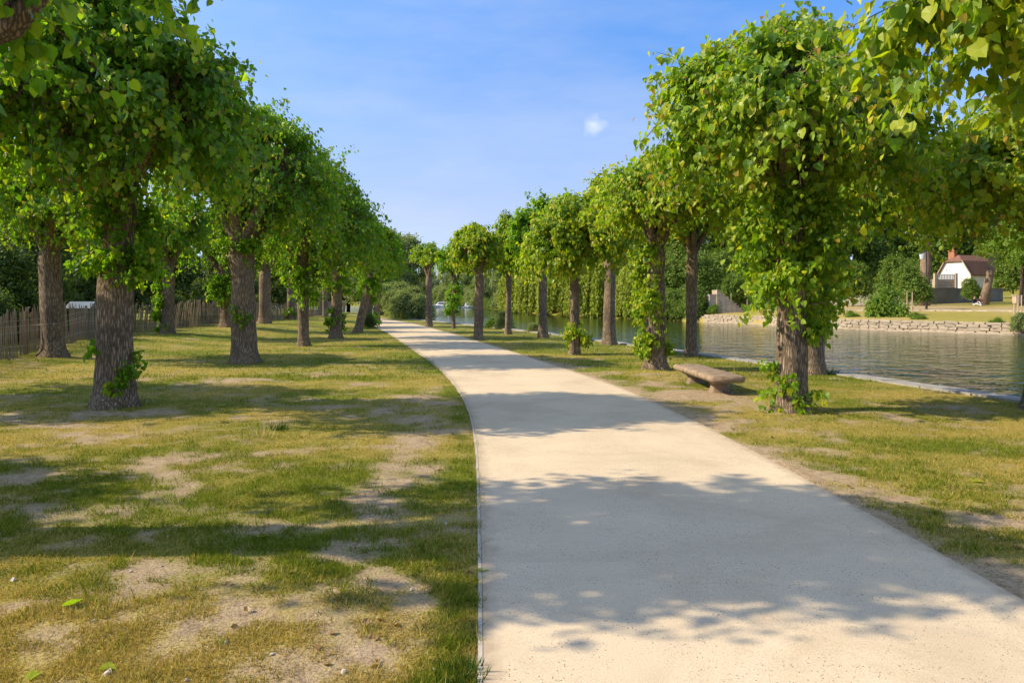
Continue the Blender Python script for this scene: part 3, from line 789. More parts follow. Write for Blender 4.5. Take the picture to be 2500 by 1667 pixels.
def lime(label, base, seed, h_fork, r0, r1, R, zlo, zhi, lod, n_spr, n_leaf, lsize, lean=(0, 0), off=(0, 0), n_limb=5, trunk_leaf=(),
         bark='bark', leaf='leaf_lime', group='pollarded lime trees along the path', singles=0, Ry=None, top=True, extra=(), droop=0.38, yel=0.12, tips=0.2, limbs_extra=()):
    rng = np.random.default_rng(seed)
    x, y = base
    gz = float(ground_z(np.array([x]), np.array([y]))[0])
    b = (x, y, gz)
    t = thing('lime_tree', label, 'tree', b, 0, group)
    Ry = Ry or R
    tm, fk = trunk_mesh(rng, h_fork, r0, r1, lean, 30 if lod == 2 else (18 if lod == 1 else 10), 44 if lod == 2 else (24 if lod else 12), M[bark])
    obj('trunk', tm, t)
    cx, cy = fk[0] + off[0], fk[1] + off[1]
    zm = (zlo + zhi) / 2; hh = (zhi - zlo) / 2
    lobes = []
    a0 = rng.random() * 6.28
    for k in range(n_limb):
        a = a0 + k * 2 * math.pi / n_limb + rng.normal() * 0.18
        rr = 0.50 * (0.9 + 0.25 * rng.random())
        zc = zm + hh * rng.uniform(-0.22, 0.22)
        lobes.append((cx + R * rr * math.cos(a), cy + Ry * rr * math.sin(a), zc, R * 0.58, Ry * 0.58, hh * rng.uniform(0.58, 0.75)))
    if top: lobes.append((cx + rng.normal() * .12, cy + rng.normal() * .12, zhi - hh * 0.62, R * 0.62, Ry * 0.62, hh * 0.60))
    lobes += [tuple(e) for e in extra]
    # limbs to every lobe
    for k, lb in enumerate(lobes):
        e = np.array(lb[:3]); s = fk.copy(); s[2] -= 0.16
        mid = (s + e) / 2 + np.array([0, 0, 0.12]) + rng.normal(size=3) * 0.08
        tt = np.linspace(0, 1, 8)[:, None]
        pts = (1 - tt) ** 2 * s + 2 * tt * (1 - tt) * mid + tt ** 2 * e
        rad = np.linspace(r1 * 0.70, r1 * 0.28, 8); rad[-2:] *= 1.35
        v, f = tube_np(pts, rad, 9 if lod else 6)
        nn = 9 if lod else 6
        obj('limb', np_mesh('limb', v, [f, np.array([[7 * nn + q for q in range(nn)]])], [M[bark]], smooth=True), t)
    for pts, rad in limbs_extra:
        v, f = tube_np(np.array(pts, float), rad, 9)
        obj('limb', np_mesh('limb', v, [f], [M[bark]], smooth=True), t)
    lv, poly = spray_leaves(rng, lobes, n_spr, n_leaf, lsize, droop=droop, yel=yel, tips=tips, lod=lod)
    keep = np.ones(len(lv['pos']), bool)
    crown = obj('crown', None, t)
    if singles:
        crown_me = None
    COL.objects.unlink(crown); bpy.data.objects.remove(crown)
    holder = bpy.data.objects.new('crown', bpy.data.meshes.new('crown_tmp'))
    COL.objects.link(holder); holder.parent = t
    if singles:
        keep = single_leaves(holder, b, lv, singles, leaf, rng)
        lv = {k_: v_[keep] for k_, v_ in lv.items()}
    old = holder.data
    holder.data = leaves_mesh('crown', lv, lod, M[leaf], rng)
    bpy.data.meshes.remove(old)
    if lod: obj('twigs', twig_mesh('twigs', poly, 0.011, 0.003, M[bark]), t)
    # shoots on the trunk: (z0, z1, reach, sprays, leaves, angle0, angle1)
    for (z0, z1, reach, ns, nl, a0_, a1_) in trunk_leaf:
        zz = rng.uniform(z0, z1, ns); an = rng.uniform(a0_, a1_, ns)
        tfr = np.clip(zz / h_fork, 0, 1)
        ax = np.stack([lean[0] * tfr, lean[1] * tfr, zz], 1)
        rt = (r0 + (r1 - r0) * tfr) * 0.9
        st = ax + np.stack([np.cos(an) * rt, np.sin(an) * rt, 0 * an], 1)
        rl = reach * (0.5 + 0.7 * rng.random(ns))
        lob = np.c_[st + np.stack([np.cos(an) * rl * .5, np.sin(an) * rl * .5, 0.05 + 0 * an], 1), np.repeat(rl[:, None] * 0.62, 3, 1)]
        l2, p2 = spray_leaves(rng, lob, ns * 3, nl, lsize * 0.85, droop=0.5, yel=yel * 1.3, tips=tips * .5, tmin=0.1, jit=0.05)
        # keep them outside the trunk
        ang = l2['pos'][:, :2]
        tag(obj('trunk_shoots', leaves_mesh('trunk_shoots', l2, lod, M[leaf], rng), t), kind='stuff')
        if lod:
            pl = np.stack([ax + (st - ax) * .6, st, (st + lob[:, :3]) / 2, lob[:, :3]], 1)
            tag(obj('shoot_stems', twig_mesh('shoot_stems', pl, 0.010, 0.004, M[bark]), t), kind='stuff')
    return t

PI = math.pi
GL, GR = 'pollarded lime trees between path and fence', 'pollarded lime trees between path and river'
RV = 'leaf_lime_river'
# --- left side, path row
lime('lime tree with mossy trunk, limb reaching over the lawn, overhanging the foreground path', (-5.7, 4.62), 1, 3.3, .30, .27, 2.25, 2.9, 6.8, 2, 400, 28, .108, off=(.3, 0), Ry=1.5, extra=[(2.2, .1, 3.75, .75, .7, .7), (2.9, .2, 4.3, .6, .6, .8)], singles=300, group=GL, yel=.2,
     limbs_extra=[([(0, 0, 3.1), (.9, .1, 3.2), (1.7, .1, 3.35), (2.2, .15, 3.55), (2.45, .2, 3.9)], [.13, .11, .095, .085, .06])])
lime('thick grey-brown lime trunk with two clumps of leafy shoots near its foot, dense crown', gp(262, 932), 2, 3.45, .27, .22, 2.40, 2.55, 7.0, 2, 930, 31, .111, droop=.5, lean=(.02, .05), off=(.25, -.75), Ry=1.85, singles=300, group=GL, yel=.15,
     trunk_leaf=[(1.9, 3.3, .5, 60, 16, 0, 2 * PI), (.40, .75, .20, 7, 8, -1.4, 0.3), (.78, .95, .20, 4, 9, 2.4, 4.6), (.12, .35, .14, 4, 6, -1.3, 0)])
lime('stout straight lime trunk flaring at the foot, few sprouts halfway up', gp(563, 833), 3, 3.15, .315, .29, 2.4, 2.55, 7.5, 1, 1000, 28, .115, droop=.5, lean=(-.1, 0), off=(.15, 0), group=GL, yel=.13,
     trunk_leaf=[(2.5, 3.2, .4, 26, 14, 0, 2 * PI), (1.0, 1.5, .12, 6, 7, -2.2, -.6)])
lime('slim lime tree with plain smooth lower trunk and leaf skirt down to waist height', gp(697, 795), 4, 3.0, .19, .19, 2.6, 2.0, 7.6, 1, 880, 24, .122, droop=.5, off=(.35, 0), group=GL,
     trunk_leaf=[(1.6, 2.9, .6, 55, 14, 0, 2 * PI)])
lime('lime tree with dark trunk thickly sprouting leaves round its foot', gp(770, 777), 5, 3.0, .25, .21, 2.1, 2.2, 7.0, 1, 600, 20, .14, lean=(.15, 0), bark='bark', group=GL,
     trunk_leaf=[(.3, 1.2, .22, 26, 9, 0, 2 * PI), (2.0, 3.0, .5, 30, 12, 0, 2 * PI)])
lime('lime tree leaning over towards the path', gp(820, 764), 6, 3.0, .22, .19, 1.55, 2.3, 6.2, 1, 420, 18, .15, lean=(.75, 0), group=GL,
     trunk_leaf=[(2.0, 3.0, .5, 26, 12, 0, 2 * PI)])
lime('lime tree standing in a low leafy bush at its foot', gp(848, 751), 7, 2.8, .2, .18, 1.6, 2.4, 6.3, 0, 420, 16, .18, group=GL,
     trunk_leaf=[(.1, .8, .6, 30, 10, 0, 2 * PI), (1.5, 2.8, .6, 40, 10, 0, 2 * PI)])
lime('pale trunked lime tree right at the path bend', gp(866, 743), 8, 2.7, .24, .21, 2.05, 2.3, 6.9, 0, 560, 16, .19, bark='bark_pale', group=GL, off=(0, 0))
lime('far lime tree past the path bend', (-15.6, 57), 9, 2.7, .24, .21, 2.1, 2.3, 6.8, 0, 420, 16, .2, group=GL)
# --- left side, fence row
fence_lime = lime('lime tree with bare pale grey trunk close to the paling fence, fence wire across it', gp(125, 828), 10, 3.0, .28, .25, 2.35, 2.55, 6.3, 1, 860, 24, .12, droop=.5, lean=(-.09, 0), bark='bark', group=GL, yel=.15)
lime('lime tree with ivy climbing the left side of its trunk', gp(385, 781), 11, 2.6, .27, .25, 2.1, 2.5, 6.4, 1, 600, 20, .135, droop=.5, group=GL,
     trunk_leaf=[(.1, 2.3, .3, 50, 12, 2.3, 4.3), (.2, .9, .3, 16, 10, 2, 5)])
lime('lime tree wrapped in dense foliage from crown to fence top', gp(520, 764), 12, 2.6, .30, .26, 2.2, 2.3, 6.6, 1, 560, 18, .15, group=GL,
     trunk_leaf=[(1.2, 2.6, .7, 80, 14, 0, 2 * PI)])
lime('reddish brown lime trunk with spreading roots against the fence', gp(608, 754), 13, 3.1, .34, .30, 2.2, 3.0, 6.8, 0, 460, 18, .17, bark='bark_pale', group=GL)
lime('lime tree with low trunk sprouts behind the far end of the fence', gp(668, 742), 14, 2.6, .3, .26, 2.1, 2.4, 6.6, 0, 420, 16, .19, bark='bark_pale', group=GL, trunk_leaf=[(.2, .8, .4, 14, 8, 0, 2 * PI)])
lime('far pale trunked lime tree beyond the fence end', (-19.0, 68), 15, 2.8, .34, .28, 2.4, 2.6, 7, 0, 420, 16, .22, bark='bark_pale', group=GL)
# two more of the fence row standing beside the viewer: out of view, but their shade lies across the lawn
def copy_tree(o, parent=None):
    c = o.copy(); COL.objects.link(c); c.parent = parent
    for ch in list(o.children): copy_tree(ch, c)
    return c
for (x, y, rz, lab) in [(-11.7, 5.0, 1.3, 'lime tree of the fence row shading the near left lawn'), (-12.1, 11.2, 2.9, 'lime tree of the fence row shading the lawn by the thick trunk')]:
    c = copy_tree(fence_lime); c.location = (x, y, 0); c.rotation_euler = (0, 0, rz); c['label'] = lab
# --- right side, path row
lime('lime tree overhanging the lawn with large sunlit yellow-green leaves and browned seed clusters', (5.05, 5.4), 20, 3.2, .27, .23, 2.1, 2.75, 6.3, 2, 820, 30, .126, Ry=1.7, leaf=RV, singles=300, group=GR, yel=.45, tips=.3)
lime('umbrella-headed lime tree with leafy sleeve on its upper trunk and sprouting foot, beside the bench', gp(1820, 943), 21, 3.35, .225, .19, 2.05, 2.85, 6.35, 2, 880, 30, .118, lean=(.0, .05), off=(-.05, 0), leaf=RV, singles=300, group=GR, yel=.16, tips=.45, droop=.55,
     trunk_leaf=[(1.55, 3.1, .72, 120, 17, 0, 2 * PI), (.05, .75, .20, 9, 7, 2.6, 4.6), (.0, .25, .28, 6, 6, 3.2, 5.6), (1.1, 1.6, .3, 10, 10, -.6, .8)])
lime('lime tree with vine-like shoots all down its trunk, behind the stone bench', gp(1505, 848), 22, 3.0, .25, .19, 1.65, 2.8, 5.5, 2, 560, 26, .118, leaf=RV, group=GR, yel=.28, tips=.35, droop=.5,
     trunk_leaf=[(1.2, 3.0, .45, 46, 13, 1.9, 4.6), (.3, .9, .28, 18, 10, 2.4, 4.6), (.35, .7, .2, 5, 8, -.7, .3)])
lime('lime tree with dark slim trunk, low drooping crown and sucker bush at its foot', gp(1320, 814), 23, 2.6, .155, .135, 1.7, 1.95, 5.3, 1, 620, 22, .14, leaf=RV, group=GR, yel=.3, tips=.3, droop=.5,
     trunk_leaf=[(.25, .9, .32, 16, 9, 0, 2 * PI)])
lime('small lime tree with bright pale bare trunk at the path edge', gp(1098, 779), 24, 2.8, .20, .17, 1.15, 2.55, 5.2, 1, 420, 18, .15, leaf=RV, bark='bark_pale', group=GR, yel=.35, tips=.3, droop=.5, lean=(.08, 0), off=(-.1, 0))
lime('thin dark trunked lime tree with leaves hanging down its stem', gp(1042, 755), 25, 2.8, .11, .10, 1.1, 2.5, 5.3, 0, 320, 15, .18, leaf='leaf_lime', group=GR, yel=.1, trunk_leaf=[(.9, 2.6, .45, 40, 10, 0, 2 * PI)])
lime('bare forked lime tree with tufted leafy ends on its two limbs', gp(985, 749), 26, 3.2, .22, .19, 1.3, 3.7, 5.5, 0, 200, 14, .17, leaf=RV, bark='bark_pale', group=GR, yel=.2, n_limb=3)
# --- right side, river row
lime('lime tree on the quay with trunk shoots and grassy clump at its foot', gp(1868, 858), 30, 3.2, .24, .2, 2.2, 2.4, 6.3, 1, 820, 22, .14, leaf=RV, group=GR, yel=.25, tips=.2,
     trunk_leaf=[(.9, 1.9, .45, 26, 12, 0, 2 * PI), (1.9, 3.0, .6, 40, 12, 0, 2 * PI)])
lime('lime tree with bare greyish trunk and pruned crown standing near the quay edge', gp(1587, 817), 31, 3.1, .17, .15, 1.7, 2.9, 5.7, 1, 560, 20, .14, leaf=RV, group=GR, yel=.15)
lime('tall lime tree with scarred trunk top and bare stem in front of the weeping willow', gp(1400, 791), 32, 3.2, .235, .2, 1.65, 3.0, 6.7, 1, 560, 20, .15, leaf=RV, group=GR, yel=.35, tips=.3)
lime('tall dark green lime tree rising behind the drooping one', (1.35, 30.0), 33, 3.0, .2, .17, 1.5, 2.7, 6.6, 1, 480, 18, .16, leaf='leaf_lime', group=GR, yel=.08)
lime('lime tree with slender brown trunk beside a drooping waterside plant', gp(1167, 768), 34, 3.0, .15, .125, 1.3, 2.3, 5.9, 1, 420, 18, .16, leaf=RV, group=GR, yel=.25)
lime('lime tree with leaning trunk on the lawn by the water, spreading sunlit crown', gp(2384, 938), 35, 2.9, .2, .17, 2.1, 2.2, 5.4, 2, 880, 26, .118, leaf=RV, singles=150, group=GR, yel=.35, tips=.3, lean=(.12, 0))

# ------------------------------------------------------------------ stone bench
def make_bench():
    t = thing('stone_bench', 'weathered brown stone slab bench on two flared feet', 'bench', (3.70, 13.0, 0), 0)
    a = math.atan2(2.2, -0.15) - PI / 2
    t.rotation_euler = (0, 0, a)
    L, W, H, T = 2.25, 0.60, 0.335, 0.13
    # slab with rounded ends edges: profile (width x thickness) swept along the length
    prof = [(-.5, -.1), (-.46, -.42), (-.36, -.5), (.36, -.5), (.46, -.42), (.5, -.1), (.5, .2), (.46, .42), (.38, .5), (-.38, .5), (-.46, .42), (-.5, .2)]
    rows = [(-1.0, .90), (-.985, .97), (-.96, 1.0), (-.5, 1.01), (0, 1.0), (.5, .99), (.96, 1.0), (.985, .97), (1.0, .90)]
    V = []; n = len(prof)
    rg = random.Random(2)
    for (s, k) in rows:
        for (px, pz) in prof:
            V.append((px * W * (0.5 + k / 2) + rg.uniform(-.006, .006), s * L / 2 + rg.uniform(-.006, .006), H - T / 2 + pz * T * k + rg.uniform(-.004, .004)))
    F = [[r * n + q, r * n + (q + 1) % n, (r + 1) * n + (q + 1) % n, (r + 1) * n + q] for r in range(len(rows) - 1) for q in range(n)]
    me = np_mesh('seat_slab', np.array(V), [np.array(F), np.array([list(range(n))[::-1], [(len(rows) - 1) * n + q for q in range(n)]])], [M['stone']], smooth=True)
    obj('seat_slab', me, t)
    for s in (-0.64, 0.64):
        V = []
        rws = [(-.10, .19, .12), (.02, .18, .12), (.07, .145, .10), (.12, .14, .095), (.17, .18, .11), (H - T + .004, .27, .135)]
        m = 12
        for (z, hw, hd) in rws:
            for q in range(m):
                th = 2 * PI * q / m
                c, sn = math.cos(th), math.sin(th)
                V.append((math.copysign(abs(c) ** .5, c) * hw, s + math.copysign(abs(sn) ** .5, sn) * hd, z))
        F = [[r * m + q, r * m + (q + 1) % m, (r + 1) * m + (q + 1) % m, (r + 1) * m + q] for r in range(len(rws) - 1) for q in range(m)]
        obj('leg', np_mesh('leg', np.array(V), [np.array(F)], [M['stone']], smooth=True), t)
make_bench()

# ------------------------------------------------------------------ chestnut paling fence
def make_fence():
    t = thing('paling_fence', 'weathered split-wood paling fence sagging along the garden side', 'fence')
    C = smooth_curve(np.array([(-11.6, 11), (-12.5, 15), (-13.4, 19), (-14.6, 23), (-16.2, 29), (-16.5, 36), (-16.3, 51), (-17.8, 66), (-19.5, 80)], float), 600)
    d = np.concatenate([[0], np.cumsum(np.linalg.norm(np.diff(C, axis=0), axis=1))])
    rng = random.Random(8)
    meshes = []
    for k in range(6):
        mb = MB()
        w = rng.uniform(.028, .04); th = rng.uniform(.016, .024)
        b1, b2 = rng.uniform(-.012, .012), rng.uniform(-.012, .012)
        pts = [(-w / 2, 0), (w / 2, 0), (w / 2 + b1, .6), (w / 2 * .9 + b2, 1.08), (rng.uniform(-.006, .006), 1.16), (-w / 2 * .9 + b2, 1.08), (-w / 2 + b1, .6)]
        n = len(pts)
        V = [(p[0], -th / 2, p[1]) for p in pts] + [(p[0], th / 2, p[1]) for p in pts]
        F = {'q': [[q, (q + 1) % n, n + (q + 1) % n, n + q] for q in range(n)]}
        mb.add(V, [np.array(F['q']), np.array([list(range(n))[::-1], list(range(n, 2 * n))])])
        meshes.append(mb.mesh('picket', [M['wood']]))
    pos = []
    s = 0.2; acc = 0
    while s < d[-1] - .3:
        x = np.interp(s, d, C[:, 0]); y = np.interp(s, d, C[:, 1])
        x2 = np.interp(s + .2, d, C[:, 0]); y2 = np.interp(s + .2, d, C[:, 1])
        a = math.atan2(y2 - y, x2 - x)
        pos.append((s, x, y, a))
        s += rng.uniform(.075, .12)
    tops = []
    stuff = MB(); cnt = 0
    for (s, x, y, a) in pos:
        z = float(ground_z(np.array([x]), np.array([y]))[0]) - .05
        tilt = 0.05 * math.sin(s * .55) + rng.gauss(0, .045)
        # collapsed stretch leaning along the line of the fence
        k = math.exp(-((y - 34.6) / 2.2) ** 2)
        tilt -= 0.36 * k
        out = 0.06 * math.sin(s * .37 + 1) + rng.gauss(0, .02)
        hs_ = rng.uniform(1.0, 1.2) + .06 * math.sin(s * .8) + .12 * k
        if cnt < 300 and y > 13.5:
            o = obj('picket', rng.choice(meshes), t, (x, y, z), (out, -tilt, a), (1, 1, hs_)); o.rotation_mode = 'XYZ'
            cnt += 1
        else:
            e = Matrix.Translation((x, y, z)) @ Matrix.Rotation(a, 4, 'Z') @ Matrix.Rotation(-tilt, 4, 'Y') @ Matrix.Rotation(out, 4, 'X')
            w = .035; h = 1.14 * hs_
            V = [e @ Vector(p) for p in ((-w / 2, -.01, 0), (w / 2, -.01, 0), (w / 2, .01, 0), (-w / 2, .01, 0), (-w / 2, -.01, h), (w / 2, -.01, h), (w / 2, .01, h), (-w / 2, .01, h))]
            stuff.add([tuple(v) for v in V], [np.array([[4, 5, 6, 7], [0, 1, 5, 4], [1, 2, 6, 5], [2, 3, 7, 6], [3, 0, 4, 7]])])
    o = stuff.build('far_pickets', M['wood'], t); o['kind'] = 'stuff'
    for zz in (.25, .62, .93):
        pts = []
        for (s, x, y, a) in pos[::5]:
            z = float(ground_z(np.array([x]), np.array([y]))[0])
            pts.append((x + .03 * math.sin(a), y - .03 * math.cos(a), z + zz + .03 * math.sin(s * 1.1)))
        MB().tube(pts, [.006] * len(pts), 4).build('wire', M['wire'], t)
    tx, ty = gp(125, 828)
    MB().tube([(-12.9, 16.6, .95), (tx - .40, ty - .30, .98), (tx - .10, ty - .40, 1.0), (tx + .28, ty - .26, 1.02), (tx - .55, ty + 2.2, 1.15)], [.007] * 5, 4).build('wire', M['wire'], t)
    for k in range(0, len(pos), 27):
        s, x, y, a = pos[k]
        z = float(ground_z(np.array([x]), np.array([y]))[0])
        MB().tube([(x - .06 * math.sin(a), y + .06 * math.cos(a), z - .1), (x - .06 * math.sin(a) + .02, y + .06 * math.cos(a), z + 1.18)], [.045, .038], 8).build('post', M['wood'], t)
make_fence()

# ------------------------------------------------------------------ grass blades
def make_blades(name, label, n_try, y0, y1, hmul, wmul, seed, xr=0.80):
    rng = np.random.default_rng(seed)
    # area sampling with density falling off with distance
    yy = y0 * (y1 / y0) ** rng.random(n_try)
    xx = (rng.random(n_try) * 2 - 1) * xr * yy
    cov, gr = lawn_cover(xx, yy)
    tuft = fbm(xx * 7, yy * 7, 63, 2)
    inside = np.minimum(xx - path_lx(yy), path_rx(yy) - xx)
    pr = sstep(0.20, 0.85, cov + (tuft - .5) * .95)
    ok = (rng.random(n_try) < pr) & (inside < 0.035 * rng.random(n_try) - .005) & (xx < bank_x(yy) - .45) & (xx > -30)
    xx, yy, cov, gr, tuft = xx[ok], yy[ok], cov[ok], gr[ok], tuft[ok]
    m = len(xx)
    zz = ground_z(xx, yy) - 0.004
    lush = sstep(.35, .8, gr + (tuft - .5) * .6)
    h = (0.012 + 0.026 * rng.random(m) * (0.45 + 0.75 * lush) + 0.030 * (rng.random(m) < .04)) * hmul * (0.55 + 1.15 * tuft)
    a = rng.random(m) * 2 * PI
    lean = rng.random(m) * 1.0 + 0.15
    w = (0.0018 + 0.0022 * rng.random(m)) * wmul
    dx, dy = np.cos(a), np.sin(a)
    b = rng.random(m) * 2 * PI
    P0 = np.stack([xx - np.cos(b) * w, yy - np.sin(b) * w, zz], 1)
    P1 = np.stack([xx + np.cos(b) * w, yy + np.sin(b) * w, zz], 1)
    P2 = np.stack([xx + dx * lean * h, yy + dy * lean * h, zz + h], 1)
    V = np.stack([P0, P1, P2], 1).reshape(-1, 3)
    F = np.arange(3 * m).reshape(-1, 3)
    isg = rng.random(m) < np.clip(gr * 1.15 + (tuft - .5) * .9 + .02, 0.06, .97)
    q = rng.random((m, 1))
    cg = np.array([[.075, .125, .010]]) * (1 - q) + np.array([[.27, .30, .030]]) * q
    cs = np.array([[.28, .20, .045]]) * (1 - q) + np.array([[.60, .46, .14]]) * q
    c = np.where(isg[:, None], cg, cs)
    o = obj(name, np_mesh(name, V, [F], [M['blade']], np.repeat(c, 3, 0)))
    tag(o, label, 'grass', kind='stuff')
    return m
make_blades('grass', 'short patchy grass, half green half straw, on the lawns beside the path', 640000, 2.3, 15, 1.0, 1.0, 5)
make_blades('distant_grass', 'green lawn grass further along under the lime trees', 130000, 14, 60, 1.5, 2.6, 6)

# ------------------------------------------------------------------ small things on the ground
def fallen_leaves():
    rng = np.random.default_rng(3)
    spots = [((147, 1397), .09, 'large pale green fallen leaf lying on bare soil', 3), ((88, 1542), .07, 'yellow-green fallen leaf lying in dry grass', 4), ((232, 1532), .075, 'green fallen leaf lying beside a pebble', 7),
             ((603, 1231), .12, 'yellow fallen leaf on grey worn soil', 5), ((1098, 1313), .07, 'small yellow fallen leaf near the path edge', 5), ((2232, 1104), .10, 'yellow leaf fallen on the lawn opposite the bench tree', 5),
             ((505, 935), .14, 'yellow fallen leaf between the thick trunk and the path', 5)]
    for (uv, s, lab, k) in spots:
        x, y = gp(*uv)
        z = float(ground_z(np.array([x]), np.array([y]))[0])
        o = obj('fallen_leaf', leaf_variant('leaf_lime_river', k), None, (x, y, z + .012), (rng.normal() * .06 + .05, rng.normal() * .06, rng.random() * 6.28), (s, s, s))
        tag(o, lab, 'leaf')
fallen_leaves()

def leaf_litter():
    rng = np.random.default_rng(19)
    mt = leaf_mat('dry_leaves', (0.16, 0.09, 0.035), (0.34, 0.22, 0.08), trans=.2)
    ms = []
    for k in range(4):
        tv, tf = leaf_template(1); tv = tv.copy(); tv[:, 2] = tv[:, 2] * 2 + rng.normal(0, .3) * tv[:, 1] ** 2 + rng.normal(0, .5) * tv[:, 0] * tv[:, 1]
        ms.append(np_mesh('dry_leaf', tv, [tf], [mt], np.tile(rng.random((1, 3)) * np.array([[1, 0, 0]]), (len(tv), 1))))
    for i in range(70):
        y = 2.7 * (13 / 2.7) ** rng.random()
        x = float(path_lx(np.array([y]))[0]) - abs(rng.normal(0, .5)) - .02 if i % 3 == 0 else (float(path_rx(np.array([y]))[0]) + abs(rng.normal(0, .6)) if i % 3 == 1 else rng.uniform(-.7 * y, -.3))
        z = float(ground_z(np.array([x]), np.array([y]))[0])
        s = rng.uniform(.025, .06)
        tag(obj('dry_leaf', ms[i % 4], None, (x, y, z + .012), (rng.normal(0, .25), rng.normal(0, .25), rng.random() * 6.28), (s, s, s)), 'small curled brown dead leaf lying on the lawn', 'leaf', 'dead leaves scattered on the lawns')
leaf_litter()

def pebbles():
    rng = random.Random(12)
    ms = []
    import bmesh
    for k in range(4):
        bm = bmesh.new(); bmesh.ops.create_icosphere(bm, subdivisions=1, radius=.5)
        for v in bm.verts: v.co *= rng.uniform(.75, 1.15); 
        for v in bm.verts: v.co.z *= .6
        me = bpy.data.meshes.new('pebble'); bm.to_mesh(me); bm.free(); me.materials.append(M['pebble'])
        ms.append(me)
    spots = [(247, 1540), (215, 1427), (428, 1560), (790, 1640 * .94), (625, 1500), (300, 1313), (30, 1333), (520, 1475)]
    for i in range(46):
        if i < len(spots): x, y = gp(*spots[i]); s = rng.uniform(.025, .045)
        else:
            y = 2.6 * (7.5 / 2.6) ** rng.random(); x = rng.uniform(-.75 * y, -.2); s = rng.uniform(.012, .028)
            if i % 5 == 0: x = float(path_rx(np.array([y]))[0]) + rng.uniform(.1, .8)
        z = float(ground_z(np.array([x]), np.array([y]))[0])
        o = obj('pebble', rng.choice(ms), None, (x, y, z + s * .12), (rng.random(), rng.random(), rng.random() * 6), (s * rng.uniform(.8, 1.4), s, s))
        tag(o, 'small pale pebble lying on the worn soil beside the path', 'pebble', 'pebbles on the worn soil')
pebbles()

def straw_tuft(name, label, uv, n, h, cols, seed, spread=.12):
    rng = np.random.default_rng(seed)
    x, y = gp(*uv)
    z = float(ground_z(np.array([x]), np.array([y]))[0])
    a = rng.random(n) * 2 * PI; r = spread * np.sqrt(rng.random(n)); hh = h * (.5 + .6 * rng.random(n)); ln = .15 + .5 * rng.random(n)
    bx, by = np.cos(a) * r, np.sin(a) * r; b = rng.random(n) * 6.28; w = .003 + .003 * rng.random(n)
    P = np.stack([np.stack([bx - np.cos(b) * w, by - np.sin(b) * w, 0 * a], 1), np.stack([bx + np.cos(b) * w, by + np.sin(b) * w, 0 * a], 1),
                  np.stack([bx + np.cos(a) * ln * hh + w, by + np.sin(a) * ln * hh, hh], 1)], 1).reshape(-1, 3)
    q = rng.random((n, 1)); c = np.array(cols[0])[None] * (1 - q) + np.array(cols[1])[None] * q
    tag(obj(name, np_mesh(name, P, [np.arange(3 * n).reshape(-1, 3)], [M['blade']], np.repeat(c, 3, 0)), None, (x, y, z)), label, 'grass tuft')
STRAW = ((.42, .33, .14), (.62, .52, .28)); GREEN = ((.03, .07, .01), (.11, .16, .03))
straw_tuft('dry_grass_tuft', 'tall dry straw-coloured grass tuft on the left lawn', (605, 1000), 34, .22, STRAW, 1, .13)
straw_tuft('weed_tuft', 'dark green weed tuft beside the dry straw tuft', (640, 985), 90, .12, GREEN, 2, .10)
straw_tuft('grass_tuft', 'bushy green grass tuft against the bottom left edging of the path', (1060, 1550), 260, .07, GREEN, 3, .11)
straw_tuft('grass_clump', 'grass clump at the foot of the quayside lime', (1900, 858), 160, .2, GREEN, 4, .22)

# ------------------------------------------------------------------ broadleaf trees, willow, shrubs (shared meshes)
def broad_tree_meshes(seed, H, R, zlo, n_spr, n_leaf, lsize, matkey, bark='bark_dark', shape='round', lod=0):
    rng = np.random.default_rng(seed)
    lobes = []
    if shape == 'round':
        for k in range(11):
            a = rng.random() * 6.28; t = rng.random()
            z = zlo + (H - zlo) * (.18 + .68 * t)
            rr = R * .62 * math.sqrt(rng.random()) * (1.15 - .75 * t)
            s = R * rng.uniform(.38, .56)
            lobes.append((rr * math.cos(a), rr * math.sin(a), z, s, s, s * .8))
    elif shape == 'tall':
        for k in range(10):
            t = k / 9; z = zlo + (H - zlo) * (.08 + .84 * t)
            s = R * (.75 - .45 * abs(t - .35)); a = rng.random() * 6.28
            lobes.append((R * .28 * math.cos(a), R * .28 * math.sin(a), z, s, s, (H - zlo) * .13))
    elif shape == 'shrub':
        for k in range(8):
            a = rng.random() * 6.28; t = rng.random()
            z = zlo + (H - zlo) * (.2 + .5 * t); rr = R * .5 * math.sqrt(rng.random()) * (1.2 - .8 * t); s = R * rng.uniform(.42, .6)
            lobes.append((rr * math.cos(a), rr * math.sin(a), z, s, s, min(s, (H - zlo) * .4)))
    lv, poly = spray_leaves(rng, lobes, n_spr, n_leaf, lsize, droop=.2, tmin=.5, tipdown=.4, yel=.05, tips=0, jit=lsize * .7, lod=lod)
    lv['pos'][:, 2] = np.maximum(lv['pos'][:, 2], lsize * .3)
    crown = leaves_mesh('crown', lv, lod, M[matkey], rng)
    mb = MB()
    th = zlo + (H - zlo) * .45
    pts = np.stack([np.linspace(0, .04 * H * rng.normal(), 7), np.linspace(0, .03 * H * rng.normal(), 7), np.linspace(-.3, th, 7)], 1)
    r = .022 * H if shape != 'shrub' else .03
    mb.tube(pts, np.linspace(r * 1.25, r * .55, 7), 9)
    for lb in lobes:
        e = np.array(lb[:3]); s = pts[4] + (pts[6] - pts[4]) * rng.random()
        q = np.linspace(0, 1, 5)[:, None]
        mb.tube(s * (1 - q) + e * q + np.array([0, 0, .04 * H]) * q * (1 - q), np.linspace(r * .5, r * .15, 5), 5)
    trunk = mb.mesh('trunk', [M[bark]], smooth=True)
    return crown, trunk

